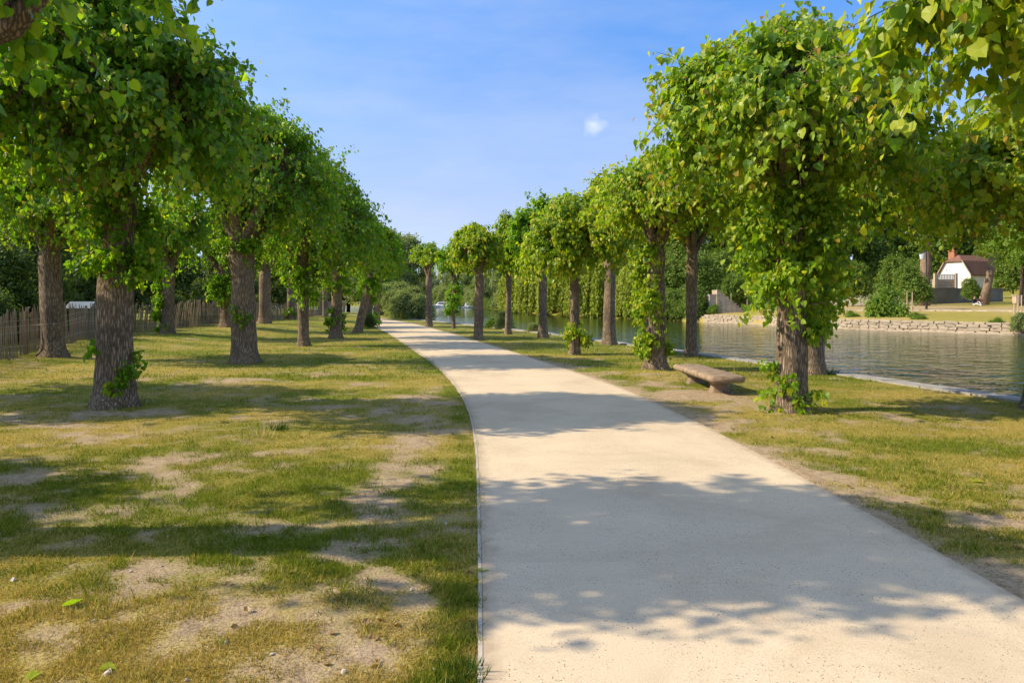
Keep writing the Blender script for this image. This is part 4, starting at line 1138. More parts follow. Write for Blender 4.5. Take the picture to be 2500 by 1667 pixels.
def willow_meshes(seed, H, R, n, lsize):
    rng = np.random.default_rng(seed)
    # hanging strands from a domed top
    a = rng.random(n) * 2 * PI; rr = R * np.sqrt(rng.random(n))
    nb = 9
    cl = fbm(np.cos(a) * 2.2 + 5, np.sin(a) * 2.2 + rr * .4, 3, 2)
    top = H * (1 - .48 * (rr / R) ** 2.2) * (.86 + .28 * cl)
    bot = np.clip(H * (.04 + .30 * rng.random(n) ** 2) + (1 - rr / R) * H * .25, .15, top - .8)
    m = 30
    t = rng.random((n, m))
    z = top[:, None] - (top - bot)[:, None] * t
    sw = .12 * (top - bot)[:, None] * t
    x = (np.cos(a) * rr)[:, None] + np.cos(a)[:, None] * sw * .5 + rng.normal(size=(n, m)) * .12
    y = (np.sin(a) * rr)[:, None] + np.sin(a)[:, None] * sw * .5 + rng.normal(size=(n, m)) * .12
    pos = np.stack([x, y, z], -1).reshape(-1, 3); k = len(pos)
    tip = unit(np.array([0, 0, -1.0]) + .28 * rng.normal(size=(k, 3)))
    nr = np.repeat(np.stack([np.cos(a), np.sin(a), .5 + 0 * a], 1), m, 0) + .5 * rng.normal(size=(k, 3))
    nr = unit(nr - (nr * tip).sum(1, keepdims=True) * tip)
    tone = np.repeat(np.clip(cl * 1.4 - .2 + .3 * rng.random(n), 0, 1), m)
    lv = dict(pos=pos, tip=tip, nrm=nr, size=lsize * (.7 + .6 * rng.random(k)), col=np.stack([np.clip(tone * .7 + .3 * rng.random(k), 0, 1), .2 * rng.random(k), 0 * tone], 1))
    crown = leaves_mesh('crown', lv, 0, M['leaf_willow'], rng)
    mb = MB(); mb.tube([(0, 0, -.3), (.1, 0, H * .25), (.3, .1, H * .5), (.2, .1, H * .75)], [.5, .4, .3, .15], 9)
    for q in range(7):
        an = q * .9; mb.tube([(.2, .1, H * .4), (R * .3 * math.cos(an), R * .3 * math.sin(an), H * .68), (R * .7 * math.cos(an), R * .7 * math.sin(an), H * .7)], [.22, .14, .05], 5)
    return crown, mb.mesh('trunk', [M['bark_dark']], smooth=True)

KINDS = {
    'oak':   broad_tree_meshes(101, 18, 6.5, 3.5, 900, 16, .52, 'leaf_wood'),
    'ash':   broad_tree_meshes(102, 20, 6.0, 4.0, 900, 16, .50, 'leaf_wood', shape='round'),
    'grey':  broad_tree_meshes(103, 13, 5.5, 1.2, 900, 16, .42, 'leaf_grey'),
    'poplar': broad_tree_meshes(104, 20, 3.0, 2.5, 620, 14, .50, 'leaf_wood', shape='tall'),
    'low':   broad_tree_meshes(105, 7, 3.2, .4, 620, 16, .30, 'leaf_wood', shape='shrub'),
    'shrub': broad_tree_meshes(106, 2.8, 1.45, .05, 480, 16, .15, 'leaf_shrub', shape='shrub'),
    'greyshrub': broad_tree_meshes(107, 3.0, 1.7, .05, 460, 16, .16, 'leaf_grey', shape='shrub'),
    'hedge': broad_tree_meshes(108, 2.4, 1.5, .05, 560, 16, .12, 'leaf_hedge', shape='shrub'),
    'garden': broad_tree_meshes(109, 6.5, 2.6, .5, 760, 18, .19, 'leaf_hedge', shape='shrub', lod=0),
    'spreading': broad_tree_meshes(110, 8.0, 4.4, 1.6, 620, 18, .26, 'leaf_shrub', shape='round'),
    'willow': willow_meshes(111, 11.5, 6.0, 760, .42),
}
NAMES = {'oak': 'broadleaf_tree', 'ash': 'broadleaf_tree', 'grey': 'broadleaf_tree', 'poplar': 'poplar_tree', 'low': 'bushy_tree', 'shrub': 'shrub', 'greyshrub': 'shrub',
         'hedge': 'hedge_bush', 'garden': 'garden_tree', 'spreading': 'spreading_tree', 'willow': 'weeping_willow'}
_rt = random.Random(77)
def plant(kind, x, y, z, s, label, cat='tree', group=None, rz=None, sz=1.0):
    t = thing(NAMES[kind], label, cat, (x, y, z), _rt.random() * 6.28 if rz is None else rz, group)
    t.scale = (s, s, s * sz)
    obj('crown', KINDS[kind][0], t); obj('trunk' if cat in ('tree',) else 'stems', KINDS[kind][1], t)
    return t
def fplant(kind, u, Y, s, label, cat='tree', group=None, sz=1.0, dz=0.0):
    x = vx(u, Y); return plant(kind, x, Y, far_z(x, Y) + dz, s, label, cat, group, sz=sz)

GW = 'woodland trees on the far bank'
LW = 'tall leafy tree of the wood on the far bank'
for (k, u, Y, s) in [('oak', 1560, 96, .95), ('ash', 1690, 92, 1.0), ('oak', 1800, 112, 1.05), ('ash', 1930, 114, 1.05), ('oak', 2040, 116, 1.1), ('ash', 2160, 116, 1.15), ('oak', 2290, 118, 1.2), ('ash', 2400, 108, 1.15), ('oak', 2520, 95, 1.1),
                     ('ash', 1480, 125, .9), ('oak', 1400, 135, .85), ('oak', 1310, 150, .8), ('ash', 1870, 135, 1.1), ('oak', 2100, 145, 1.1), ('ash', 2330, 150, 1.2), ('oak', 1640, 135, .95), ('ash', 2560, 125, 1.15)]:
    fplant(k, u, Y, s, {2160: 'tall leafy tree behind the chimney of the white house', 2290: 'tall leafy tree behind the tiled roof of the white house', 1690: 'tall leafy tree rising straight behind the stone stairs',
                        2400: 'tall leafy tree right of the white house behind the layered-branch trees', 1560: 'tall leafy tree behind the smaller weeping willow'}.get(u, LW), 'tree', GW)
GM = 'grey-green trees at the river bend'
for (u, Y, s) in [(1265, 165, 1.0), (1215, 185, 1.05), (1160, 205, 1.05), (1110, 225, 1.1), (1068, 238, 1.1), (1030, 250, 1.15), (985, 262, 1.2), (940, 272, 1.25), (890, 280, 1.3), (840, 285, 1.3), (1240, 150, .8)]:
    fplant('grey', u, Y, s, 'pale grey-green tree on the bank at the river bend', 'tree', GM)
fplant('poplar', 1163, 190, 1.25, 'narrow dark poplar top rising above the river bend trees')
for (u, Y, s) in [(1000, 255, .9), (1085, 225, .9), (1135, 208, .85), (1190, 180, .8), (960, 262, .9)]:
    fplant('low', u, Y, s, 'low bushy tree overhanging the water at the river bend', 'tree', 'bushy trees at the river bend')
for (u, Y, s) in [(1770, 104, 1.5), (1900, 108, 1.5), (2010, 112, 1.5), (2110, 112, 1.6), (2210, 116, 1.7), (2300, 110, 1.6), (2390, 100, 1.6), (2470, 92, 1.5), (2560, 84, 1.5), (1680, 104, 1.4), (1590, 106, 1.4), (1500, 104, 1.3), (1430, 108, 1.3),
                  (1350, 118, 1.3), (1300, 128, 1.3), (1255, 142, 1.3), (1230, 160, 1.3), (2150, 130, 2.2), (2260, 132, 2.3), (2370, 122, 2.2), (2050, 132, 2.1), (2460, 110, 2.1)]:
    fplant('low', u, Y, s, 'broad bushy tree of the far bank understorey', 'tree', 'understorey trees on the far bank')
_re = random.Random(55)
_q = FARs[(FARs[:, 1] > 67) & (FARs[:, 1] < 232)]
_qd = np.concatenate([[0], np.cumsum(np.linalg.norm(np.diff(_q, axis=0), axis=1))])
_s = 0.0
while _s < _qd[-1]:
    x, y = np.interp(_s, _qd, _q[:, 0]), np.interp(_s, _qd, _q[:, 1])
    k = _re.uniform(.26, .5) * (1 + y / 260)
    if not 77 < y < 127: plant(_re.choice(['low', 'low', 'grey']) if y > 130 else 'low', x + .15 * FD[0], y + .15 * FD[1], -.75, k * (.7 if y > 130 else 1), 'low leafy bush hanging over the far water edge', 'shrub', 'bushes along the far water edge')
    _s += k * 3.6
# willows
for (x, y, k, lab) in [(15.2, 80.5, .62, 'smallest weeping willow, next to the dark bank bushes'), (11.6, 86.5, .80, 'weeping willow trailing into the water behind the scarred lime'), (8.8, 96.5, .88, 'broad weeping willow between the scarred lime and the slender lime'),
                       (6.2, 108, .95, 'weeping willow trailing into the water up-river of the broad one'), (3.8, 121, 1.0, 'weeping willow nearest the river bend')]:
    plant('willow', x, y, -.75, k, lab, 'tree')
# bank bushes around the stairs
for (u, Y, s) in [(1545, 80, .95), (1600, 79, 1.05), (1655, 84, 1.1), (1720, 82, 1.05), (1790, 88, 1.1), (1860, 90, 1.0)]:
    fplant('low', u, Y, s, 'dark green bushy tree behind the far bank stairs', 'tree', 'bushy trees behind the stairs')
fplant('low', 1690, 73, .62, 'small bright bushy tree overhanging the stone stairs', 'tree')
for (u, Y, s) in [(1560, 72.5, .8), (1605, 70.5, .7), (1640, 67.5, .5)]:
    fplant('shrub', u, Y, s, 'low green bush at the water left of the stone stairs', 'shrub', 'bushes left of the stairs')
fplant('shrub', 2043, 52.0, 1.35, 'large round bright green bush growing out of the river wall', 'shrub', dz=-1.0, sz=1.25)
fplant('low', 2085, 60, .62, 'young leafy tree behind the large round bush', 'tree')
fplant('shrub', 1960, 53.2, .52, 'small green bush in the river wall left of the round bush', 'shrub', dz=-.5)
fplant('shrub', 2110, 48.6, .50, 'small green bush in the river wall right of the round bush', 'shrub', dz=-.5)
fplant('shrub', 2285, 43.6, .42, 'small bush sprouting from the river wall below the box post', 'shrub', dz=-.5)
fplant('greyshrub', 2345, 41.7, .42, 'pale scrubby plant at the right end of the river wall', 'shrub', dz=-.5)
fplant('low', 2225, 72.5, .42, 'dark shrub against the grey garden wall beside the house', 'shrub')
fplant('low', 1960, 74, .75, 'bushy tree in front of the beige wall', 'tree')
fplant('low', 2060, 78, .85, 'dark bushy tree over the garden wall left of the lamp', 'tree')
fplant('low', 2085, 82, .8, 'bushy tree behind the garden wall near the lamp', 'tree')
fplant('spreading', 2345, 62, .95, 'sunlit tree with layered low branches beside the seated people', 'tree')
fplant('spreading', 2420, 58, 1.0, 'tree with layered low branches at the far right of the far lawn', 'tree')
fplant('low', 2330, 82, .9, 'dark evergreen bush behind the right end of the grey garden wall', 'tree')

def big_trunk(label, u0, v0, u1, v1, Y, r, ck, cs, dzc):
    x0, x1 = vx(u0, Y), vx(u1, Y); z0 = far_z(x0, Y); z1 = vz(v1, Y)
    t = thing('leaning_tree', label, 'tree', (x0, Y, z0))
    pts = [(0, 0, -.3), (.35 * (x1 - x0), .1, .3 * (z1 - z0)), (.7 * (x1 - x0), .1, .65 * (z1 - z0)), (x1 - x0, .2, z1 - z0), (1.3 * (x1 - x0), .5, (z1 - z0) + 4)]
    MB().tube(pts, [r * 1.35, r * 1.05, r * .95, r * .85, r * .4], 12).build('trunk', M['bark_pale'], t, smooth=True)
    c = obj('crown', KINDS[ck][0], t, (1.2 * (x1 - x0), .4, dzc), None, (cs, cs, cs))
big_trunk('large leaning pale trunk tree by the lamp post on the far lawn', 2118, 700, 2132, 560, 70, .55, 'ash', .95, 1.5)
big_trunk('large tree leaning right in front of the house on the far lawn', 2258, 698, 2290, 560, 68, .36, 'oak', .95, 2.0)

# near-bank plants and the end of the path
GS = 'grey-green scrub at the path end'
for (u, Y, s) in [(905, 64, 1.0), (925, 60, .95), (945, 62, 1.1), (962, 60, .85), (885, 68, 1.25), (915, 72, 1.35), (978, 64, .7)]:
    x = vx(u, Y)
    if x < float(bank_x(Y)) - 0.3: pass
    plant('greyshrub', x, Y, -.1, s, 'grey-green bush on the near bank where the path bends', 'shrub', GS)
for (u, Y, s) in [(890, 95, .85), (862, 90, .8), (930, 110, .95), (835, 85, .75), (800, 95, .85), (770, 100, .9), (735, 92, .8), (700, 98, .85), (660, 92, .75), (905, 125, 1.1)]:
    plant('grey', vx(u, Y), Y, -.1, s, 'pale tree closing the view behind the path bend', 'tree', 'trees behind the path bend')
x, y = gp(1192, 752); plant('shrub', float(bank_x(y)) - .2, y, -.2, .42, 'dark drooping waterside plant on the quay beside the slender lime', 'plant')
x, y = gp(1080, 748); plant('greyshrub', float(bank_x(40)) - .1, 40, -.35, .5, 'trailing reedy plant hanging over the quay beyond the pale bare trunk', 'plant')
x, y = gp(1130, 760); plant('greyshrub', float(bank_x(36)) - .1, 36, -.4, .32, 'low reed clump at the quay between two lime trunks', 'plant')
x, y = gp(845, 752); plant('hedge', x + .1, y - .5, 0, .38, 'low dark bush beside the path bend', 'shrub')

# gardens left, behind the fence
GH = 'clipped garden hedge behind the fence'
for i, (x, y, s) in enumerate([(-15.0, 15.5, .95), (-15.9, 17.6, 1.0), (-16.6, 19.8, 1.0), (-17.0, 22, .95), (-18.0, 24.6, .9), (-19.2, 29.5, .95), (-18.9, 32.5, .9), (-18.7, 37, .95), (-18.6, 41, .9), (-18.6, 45, 1.0), (-18.8, 50, .95)]):
    plant('hedge', x, y, 0, s, 'rounded hedge bush just behind the paling fence', 'shrub', GH)
GG = 'garden trees behind the fence'
for (x, y, s) in [(-19.6, 27.5, .8), (-22.4, 30.5, 1.0), (-25.0, 34, 1.2), (-21.5, 28.8, .9), (-28, 39, 1.3), (-18.0, 23.8, .62), (-23.0, 28, .8), (-24.5, 31, .9), (-22, 36, .8), (-23, 41, .9), (-20.5, 47, .9), (-22, 54, 1.0), (-21.5, 62, 1.0), (-24, 70, 1.1), (-29, 26, 1.2), (-31, 34, 1.3), (-27, 45, 1.3), (-28, 57, 1.4)]:
    plant('garden', x, y, .1, s, 'dark leafy garden tree behind the paling fence', 'tree', GG)

def shed(label, x, y, rz, w, d, h, matw):
    t = thing('garden_shed', label, 'shed', (x, y, .1), rz)
    n = int(w / .16)
    for k in range(n):
        MB().box((-w / 2 + (k + .5) * w / n, -d / 2, h / 2), (w / n - .012, .025, h)).build('plank', matw, t)
    m = MB(); m.box((0, 0.03, h / 2), (w - .03, d - .06, h - .02)); m.build('wall', matw, t)
    m = MB(); m.add([(-w / 2 - .15, -d / 2 - .2, h), (w / 2 + .15, -d / 2 - .2, h), (w / 2 + .15, d / 2 + .2, h), (-w / 2 - .15, d / 2 + .2, h), (-w / 2 - .15, 0, h + .25), (w / 2 + .15, 0, h + .25)],
                    [np.array([[0, 1, 5, 4], [2, 3, 4, 5], [3, 2, 1, 0]]), np.array([[0, 4, 3], [1, 2, 5]])]); m.build('roof', M['paintgrey'], t)
for (x, y, s, k) in [(-46, 34, .62, 'oak'), (-52, 44, .7, 'ash'), (-48, 56, .7, 'oak'), (-55, 66, .8, 'ash'), (-46, 76, .8, 'oak'), (-40, 26, .5, 'ash'), (-60, 54, .8, 'oak'), (-50, 90, .9, 'ash'), (-36, 92, .8, 'oak')]:
    plant(k, x, y, 0, s, 'tall tree standing well behind the gardens on the fence side', 'tree', 'tall trees behind the gardens')
shed('blue-grey boarded shed showing between leaves behind the fence', vx(190, 26.0), 26.0, .3, 0.55, 1.0, 1.25, M['paintgrey'])
shed('grey roofed outbuilding glimpsed behind the garden trees', vx(440, 60), 60, .2, 3.5, 4.0, 5.2, M['paintgrey'])

# ------------------------------------------------------------------ far bank masonry
def river_wall():
    t = thing('river_wall', 'rough pale stone retaining wall along the far river bank', 'wall')
    C = smooth_curve(FAR, 1200)
    d = np.concatenate([[0], np.cumsum(np.linalg.norm(np.diff(C, axis=0), axis=1))])
    sel = np.where((C[:, 1] > 39.5) & (C[:, 1] < 66.5))[0]
    s0, s1 = d[sel[0]], d[sel[-1]]
    n = 60; ss = np.linspace(s0, s1, n)
    X = np.interp(ss, d, C[:, 0]); Yv = np.interp(ss, d, C[:, 1])
    fd = -FD
    a = np.c_[X + fd[0] * .10, Yv + fd[1] * .10]; b = np.c_[X - fd[0] * .5, Yv - fd[1] * .5]
    V = np.concatenate([np.c_[a, np.full(n, -.9)], np.c_[a, np.full(n, .22)], np.c_[b, np.full(n, .24)]])
    j = np.arange(n - 1)
    F = np.concatenate([np.stack([q * n + j, q * n + j + 1, (q + 1) * n + j + 1, (q + 1) * n + j], -1) for q in range(2)])
    obj('core', np_mesh('core', V, [F], [M['mortar']]), t)
    rng = random.Random(31); meshes = []
    for k in range(8):
        mb = MB(); v = []
        for (sx, sy, sz) in [(x, y, z) for z in (-1, 1) for y in (-1, 1) for x in (-1, 1)]:
            v.append((sx * .5 * rng.uniform(.78, 1), sy * .5 * rng.uniform(.7, 1), sz * .5 * rng.uniform(.78, 1)))
        mb.add(v, [np.array([[0, 2, 3, 1], [4, 5, 7, 6], [0, 1, 5, 4], [2, 6, 7, 3], [0, 4, 6, 2], [1, 3, 7, 5]])])
        m = mb.mesh('stone', [M['wallstone']]); meshes.append(m)
    cnt = 0
    rows = [(-.42, .20), (-.21, .20), (-.01, .19), (.17, .16)]
    for r, (zc, hh) in enumerate(rows):
        s = s0 + rng.uniform(0, .3)
        while s < s1 and cnt < 300:
            L = rng.uniform(.38, .75) if r < 3 else rng.uniform(.5, .95)
            x = np.interp(s + L / 2, d, C[:, 0]); y = np.interp(s + L / 2, d, C[:, 1])
            x2 = np.interp(s + L / 2 + .1, d, C[:, 0]); y2 = np.interp(s + L / 2 + .1, d, C[:, 1])
            ang = math.atan2(y2 - y, x2 - x)
            o = .12 + rng.uniform(-.03, .04)
            obj('stone', rng.choice(meshes), t, (x + fd[0] * o, y + fd[1] * o, zc + rng.uniform(-.015, .015)), (rng.uniform(-.1, .1), rng.uniform(-.12, .12), ang + rng.uniform(-.1, .1)), (L * rng.uniform(.98, 1.12), .24, hh * rng.uniform(.98, 1.25)))
            s += L; cnt += 1
    # footing ledge
    n2 = 60
    a = np.c_[X + fd[0] * .38, Yv + fd[1] * .38]; b = np.c_[X + fd[0] * .05, Yv + fd[1] * .05]
    V = np.concatenate([np.c_[a, np.full(n, -.9)], np.c_[a, np.full(n, -.43)], np.c_[b, np.full(n, -.41)]])
    obj('footing', np_mesh('footing', V, [F], [M['wallstone']]), t)
river_wall()

def stairs():
    Y = 69.0
    x0, x1 = vx(1641, Y), vx(1703, Y)
    zb = far_z(x1, Y) - .1; zt = vz(668, Y)
    t = thing('stone_stairs', 'weathered stone staircase climbing from the far river bank, seen side-on', 'stairs', (x1, Y, zb))
    n = 10
    for k in range(n):
        w = (x1 - x0) / n
        h = (zt - zb) * (k + 1) / n
        MB().box((-(k + .5) * w, 0, h / 2), (w, 1.7 + .012 * (k % 2), h)).build('step', M['wallstone'], t)
        MB().box((-(k + .45) * w, 0, h + .045), (w * 1.15, 1.8, .085)).build('tread', M['wallstone'], t)
    MB().box((-(x1 - x0) - .35, 0.1, (zt - zb) * .42), (.7, 1.6, (zt - zb) * .84)).build('end_pier', M['wallstone'], t)
stairs()

def wall_seg(name, label, u0, u1, v0, v1, Y0, Y1, mat, thick=.4, cap=True):
    xa, xb = vx(u0, Y0), vx(u1, Y1)
    cx, cy = (xa + xb) / 2, (Y0 + Y1) / 2
    L = math.hypot(xb - xa, Y1 - Y0); a = math.atan2(Y1 - Y0, xb - xa)
    zt = vz(v0, cy); zb = vz(v1, cy) - .4
    t = thing(name, label, 'wall', (cx, cy, zb), a)
    MB().box((0, 0, (zt - zb) / 2), (L, thick, zt - zb)).build('wall_body', mat, t)
    if cap: MB().box((0, 0, zt - zb + .05), (L + .1, thick + .12, .1)).build('capping', M['render_grey'], t)
wall_seg('garden_wall', 'tall grey rendered garden wall below the terrace of the house', 2127, 2300, 664, 702, 74, 76, M['render_grey'])
wall_seg('garden_wall', 'long low beige garden wall behind the far lawn', 1880, 2124, 676, 704, 80, 75, M['render_beige'])
wall_seg('retaining_wall', 'dark grey retaining wall beside the stone stairs', 1672, 1760, 691, 720, 73.5, 75.5, M['render_grey'])

def house():
    Y = 100.0
    x = vx(2192, Y)
    ng = np.array([-.917, -.4]); rz = math.atan2(ng[1], ng[0]) + PI      # local -X faces out of the gable
    zb = vz(704, 76)
    t = thing('white_house', 'small white gabled house with brown tiled half-hipped roof above the garden wall', 'house', (x, Y, zb), rz)
    zr, zbk, ze = vz(585, Y) - zb, vz(601, Y) - zb, vz(631, Y) - zb
    W, L = 4.7, 6.6
    # wall body: gable profile extruded
    hw = W / 2; kw = W * .27
    prof = [(-hw, 0), (hw, 0), (hw, ze), (kw, zbk + .0), (-kw, zbk), (-hw, ze)]
    V = [(-0.0, p[0], p[1]) for p in prof] + [(L, p[0], p[1]) for p in prof]
    n = 6
    m = MB(); m.add(V, [np.array([[q, (q + 1) % n, n + (q + 1) % n, n + q] for q in range(n)]), np.array([list(range(n))[::-1], list(range(n, 2 * n))])])
    m.build('wall', M['white'], t)
    o = .28
    rf = obj('roof', None, t)
    COL.objects.unlink(rf); bpy.data.objects.remove(rf)
    m = MB()
    e = .22
    def sl(p): return (p[0], p[1], p[2])
    for s in (-1, 1):
        A = [(-o, s * (hw + e), ze - .12), (L + o, s * (hw + e), ze - .12), (L + o, s * (kw), zbk + .10), (-o, s * kw, zbk + .10)]
        m.poly(A if s < 0 else A[::-1])
        m.poly([(p[0], p[1], p[2] - .12) for p in (A[::-1] if s < 0 else A)])
        A2 = [(-o, s * kw, zbk + .10), (L + o, s * kw, zbk + .10), (L - 1.0, 0, zr), (1.0, 0, zr)]
        m.poly(A2 if s < 0 else A2[::-1])
    for xx, x2, sg in ((-o, 1.0, 1), (L + o, L - 1.0, -1)):
        A = [(xx, kw, zbk + .1), (xx, -kw, zbk + .1), (x2, 0, zr)]
        m.poly(A if sg > 0 else A[::-1])
        for s in (-1, 1):   # verge edges
            B = [(xx, s * (hw + e), ze - .24), (xx, s * (hw + e), ze - .12), (xx, s * kw, zbk + .10), (xx, s * kw, zbk - .02)]
            m.poly(B)
        m.poly([(xx, kw, zbk - .02), (xx, -kw, zbk - .02), (xx, -kw, zbk + .1), (xx, kw, zbk + .1)])
    roof = m.build('roof', M['tile'], t)
    mb = MB(); mb.box((.9, .8, zr - .05), (.75, .9, 1.3)); mb.box((.9, .8, zr + .62), (.9, 1.05, .12)); mb.build('chimney', M['brick'], roof)
    mb = MB(); mb.tube([(.9, .8, zr + .65), (.9, .8, zr + 1.15)], [.16, .12], 8); mb.build('chimney_pot', M['brick'], roof)
    # bargeboards pale
    for s in (-1, 1):
        MB().tube([(-o - .03, s * (hw + e), ze - .15), (-o - .03, s * kw, zbk + .12)], [.07, .07], 6).build('bargeboard', M['plank'], t)
    return t
house()

def terrace():
    Y = 80.0
    xa, xb = vx(2147, Y), vx(2197, Y)
    zb = vz(667, Y) - .3
    t = thing('house_terrace', 'raised terrace with cream boards and white balustrade in front of the house', 'terrace', (xa, Y, zb))
    W = xb - xa; h1 = vz(642, Y) - zb; h2 = vz(631, Y) - zb
    MB().box((W / 2, .9, h1 / 2), (W, 1.6, h1)).build('terrace_wall', M['render_beige'], t)
    for k, zf in enumerate((.28, .48, .68, .88)):
        MB().box((W / 2, 0.06, h1 * zf), (W - .2, .1, h1 * .13)).build('board', M['plank'], t)
    for xx in (.0, W - .12):
        MB().box((xx + .06, .02, h2 / 2 + .08), (.26, .3, h2 + .16)).build('pier', M['plank'], t)
    MB().box((W / 2, .05, h2 + .02), (W - .3, .12, .07)).build('rail', M['white'], t)
    n = 12
    me = None
    for k in range(n):
        xx = .28 + (W - .56) * k / (n - 1)
        if me is None:
            mb = MB(); mb.box((0, 0, (h2 - h1) / 2), (.09, .07, h2 - h1)); me = mb.mesh('baluster', [M['white']])
        obj('baluster', me, t, (xx, .05, h1))
terrace()

def lamp_post():
    Y = 62.0
    x = vx(2128, Y); z0 = far_z(x, Y); H = vz(562, Y) - z0
    t = thing('lamp_post', 'tall thin dark lamp post with white lantern on a side bracket', 'street lamp', (x, Y, z0))
    MB().tube([(0, 0, -.1), (0, 0, .3), (0, 0, 1.9), (0, 0, 2.0), (0, 0, H)], [.11, .10, .09, .055, .035], 10).build('pole', M['iron'], t)
    hz = vz(586, Y) - z0
    MB().tube([(0, 0, hz + .45), (-.2, 0, hz + .62), (-.42, 0, hz + .5), (-.42, 0, hz + .35)], [.02] * 4, 6).build('bracket', M['iron'], t)
    ln = MB().tube([(-.42, 0, hz - .35), (-.42, 0, hz + .2)], [.13, .24], 6).build('lantern', M['lampglass'], t)
    MB().tube([(-.42, 0, hz + .2), (-.42, 0, hz + .38)], [.28, .06], 6).build('lantern_cap', M['iron'], ln)
    for zz in (1.15, 1.55):
        MB().box((0, -.10, zz), (.16, .012, .12)).build('sticker', M['white'], t)
lamp_post()

def box_post():
    Y = 47.0
    x = vx(2332, Y); z0 = far_z(x, Y); zt = vz(693, Y) - z0
    t = thing('box_post', 'pale wooden box on a post at the edge of the far lawn', 'post', (x, Y, z0))
    MB().tube([(-.06, 0, -.2), (-.06, 0, zt - .1)], [.055, .05], 8).build('post', M['postwood'], t)
    MB().box((.1, 0, zt + .15), (.46, .3, .5), .3).build('box', M['postwood'], t)
    MB().box((.1, 0, zt + .43), (.56, .4, .05), .3).build('lid', M['postwood'], t)
box_post()
for i, (u, Y, h, lab) in enumerate([(2083, 58, 1.7, 'thin pale stake left of the pair by the round bush'), (2095, 57, 1.6, 'thin pale stake right of the pair by the round bush'), (2338, 46, 1.5, 'slim stake just right of the box post'), (2346, 45.5, 1.5, 'slim stake second right of the box post'),
                                    (1679, 70.5, 1.9, 'thin stake in front of the dark retaining wall by the stairs'), (1716, 70, 1.6, 'thin stake at the right end of the dark retaining wall')]):
    x = vx(u, Y); t = thing('wooden_stake', lab, 'stake', (x, Y, far_z(x, Y)), 0, 'stakes on the far bank')
    MB().tube([(0, 0, -.2), (.02, 0, h)], [.04, .035], 6).build('pole', M['postwood'], t)
    MB().tube([(.02, 0, h), (.02, 0, h + .06)], [.035, .01], 6).build('point', M['postwood'], t)

# low stone kerb of the footpath on the far lawn
def far_kerb():
    pts = []
    for u in np.linspace(1905, 2420, 40):
        Y = np.interp(u, [1905, 2420], [64, 50]); x = vx(u, Y); pts.append((x, Y, far_z(x, Y) + .06 + .02 * math.sin(u)))
    p = np.array(pts); d = np.array([0.5, 0.9]) * .35
    n = len(p)
    V = np.concatenate([np.c_[p[:, :2] - d, p[:, 2] - .3], np.c_[p[:, :2] - d, p[:, 2] + .05], np.c_[p[:, :2] + d, p[:, 2] + .08]])
    j = np.arange(n - 1)
    F = np.concatenate([np.stack([q * n + j, q * n + j + 1, (q + 1) * n + j + 1, (q + 1) * n + j], -1) for q in range(2)])
    tag(obj('footpath_kerb', np_mesh('footpath_kerb', V, [F], [M['wallstone']])), kind='structure')
far_kerb()

# ------------------------------------------------------------------ boats
def boat(label, u, Y, L, rz, cabin):
    x = vx(u, Y)
    t = thing('motor_boat', label, 'boat', (x, Y, WATER_Z), rz)
    st = [(-.5, .40, .42), (-.3, .46, .44), (0, .47, .47), (.25, .38, .52), (.40, .20, .58), (.5, .02, .62)]
    prof = [(-1, 1), (-.96, .4), (-.72, -.1), (0, -.3), (.72, -.1), (.96, .4), (1, 1)]
    V = []
    for (s, w, h) in st:
        for (a, b) in prof: V.append((s * L, a * w * L * .38, (b * h if b > 0 else b) * L * .17))
    n = len(prof)
    F = [[r * n + q, r * n + q + 1, (r + 1) * n + q + 1, (r + 1) * n + q] for r in range(len(st) - 1) for q in range(n - 1)]
    deck = [[r * n, (r + 1) * n, (r + 1) * n + n - 1, r * n + n - 1] for r in range(len(st) - 1)]
    obj('hull', np_mesh('hull', np.array(V), [np.array(F + deck), np.array([list(range(n))[::-1]])], [M['gelcoat']], smooth=False), t)
    MB().box((-.02 * L, 0, L * .075), (.9 * L, .355 * L, .02 * L)).build('rubbing_strake', M['iron'], t)
    zc = L * .08
    c0, c1 = cabin
    V = [(c0 * L, -.13 * L, zc), (c1 * L, -.12 * L, zc), (c1 * L, .12 * L, zc), (c0 * L, .13 * L, zc), ((c0 + .04) * L, -.11 * L, zc + .15 * L), ((c1 - .12) * L, -.10 * L, zc + .15 * L), ((c1 - .12) * L, .10 * L, zc + .15 * L), ((c0 + .04) * L, .11 * L, zc + .15 * L)]
    cb = MB().add(V, [np.array([[4, 5, 6, 7], [0, 1, 5, 4], [1, 2, 6, 5], [2, 3, 7, 6], [3, 0, 4, 7]])]).build('cabin', M['gelcoat'], t)
    for s in (-1, 1):
        MB().add([((c0 + .08) * L, s * .126 * L, zc + .06 * L), ((c1 - .12) * L, s * .118 * L, zc + .06 * L), ((c1 - .15) * L, s * .107 * L, zc + .125 * L), ((c0 + .10) * L, s * .117 * L, zc + .125 * L)], [np.array([[0, 1, 2, 3]])]).build('window', M['glass'], cb)
    MB().add([((c1 - .02) * L, -.095 * L, zc + .04 * L), ((c1 - .02) * L, .095 * L, zc + .04 * L), ((c1 - .088) * L, .085 * L, zc + .125 * L), ((c1 - .088) * L, -.085 * L, zc + .125 * L)], [np.array([[0, 1, 2, 3]])]).build('windscreen', M['glass'], cb)
    MB().tube([(.2 * L, -.12 * L, .09 * L), (.3 * L, -.09 * L, .15 * L), (.48 * L, 0, .17 * L), (.3 * L, .09 * L, .15 * L), (.2 * L, .12 * L, .09 * L)], [.006 * L] * 5, 5).build('rail', M['wire'], t)
boat('white cabin cruiser moored at the river bend, next to the forked lime', 1017, 205, 7.0, 2.9, (-.35, .3))
boat('white motor boat with dark window moored beside the pale bare trunk', 1078, 190, 6.0, -.25, (-.2, .28))
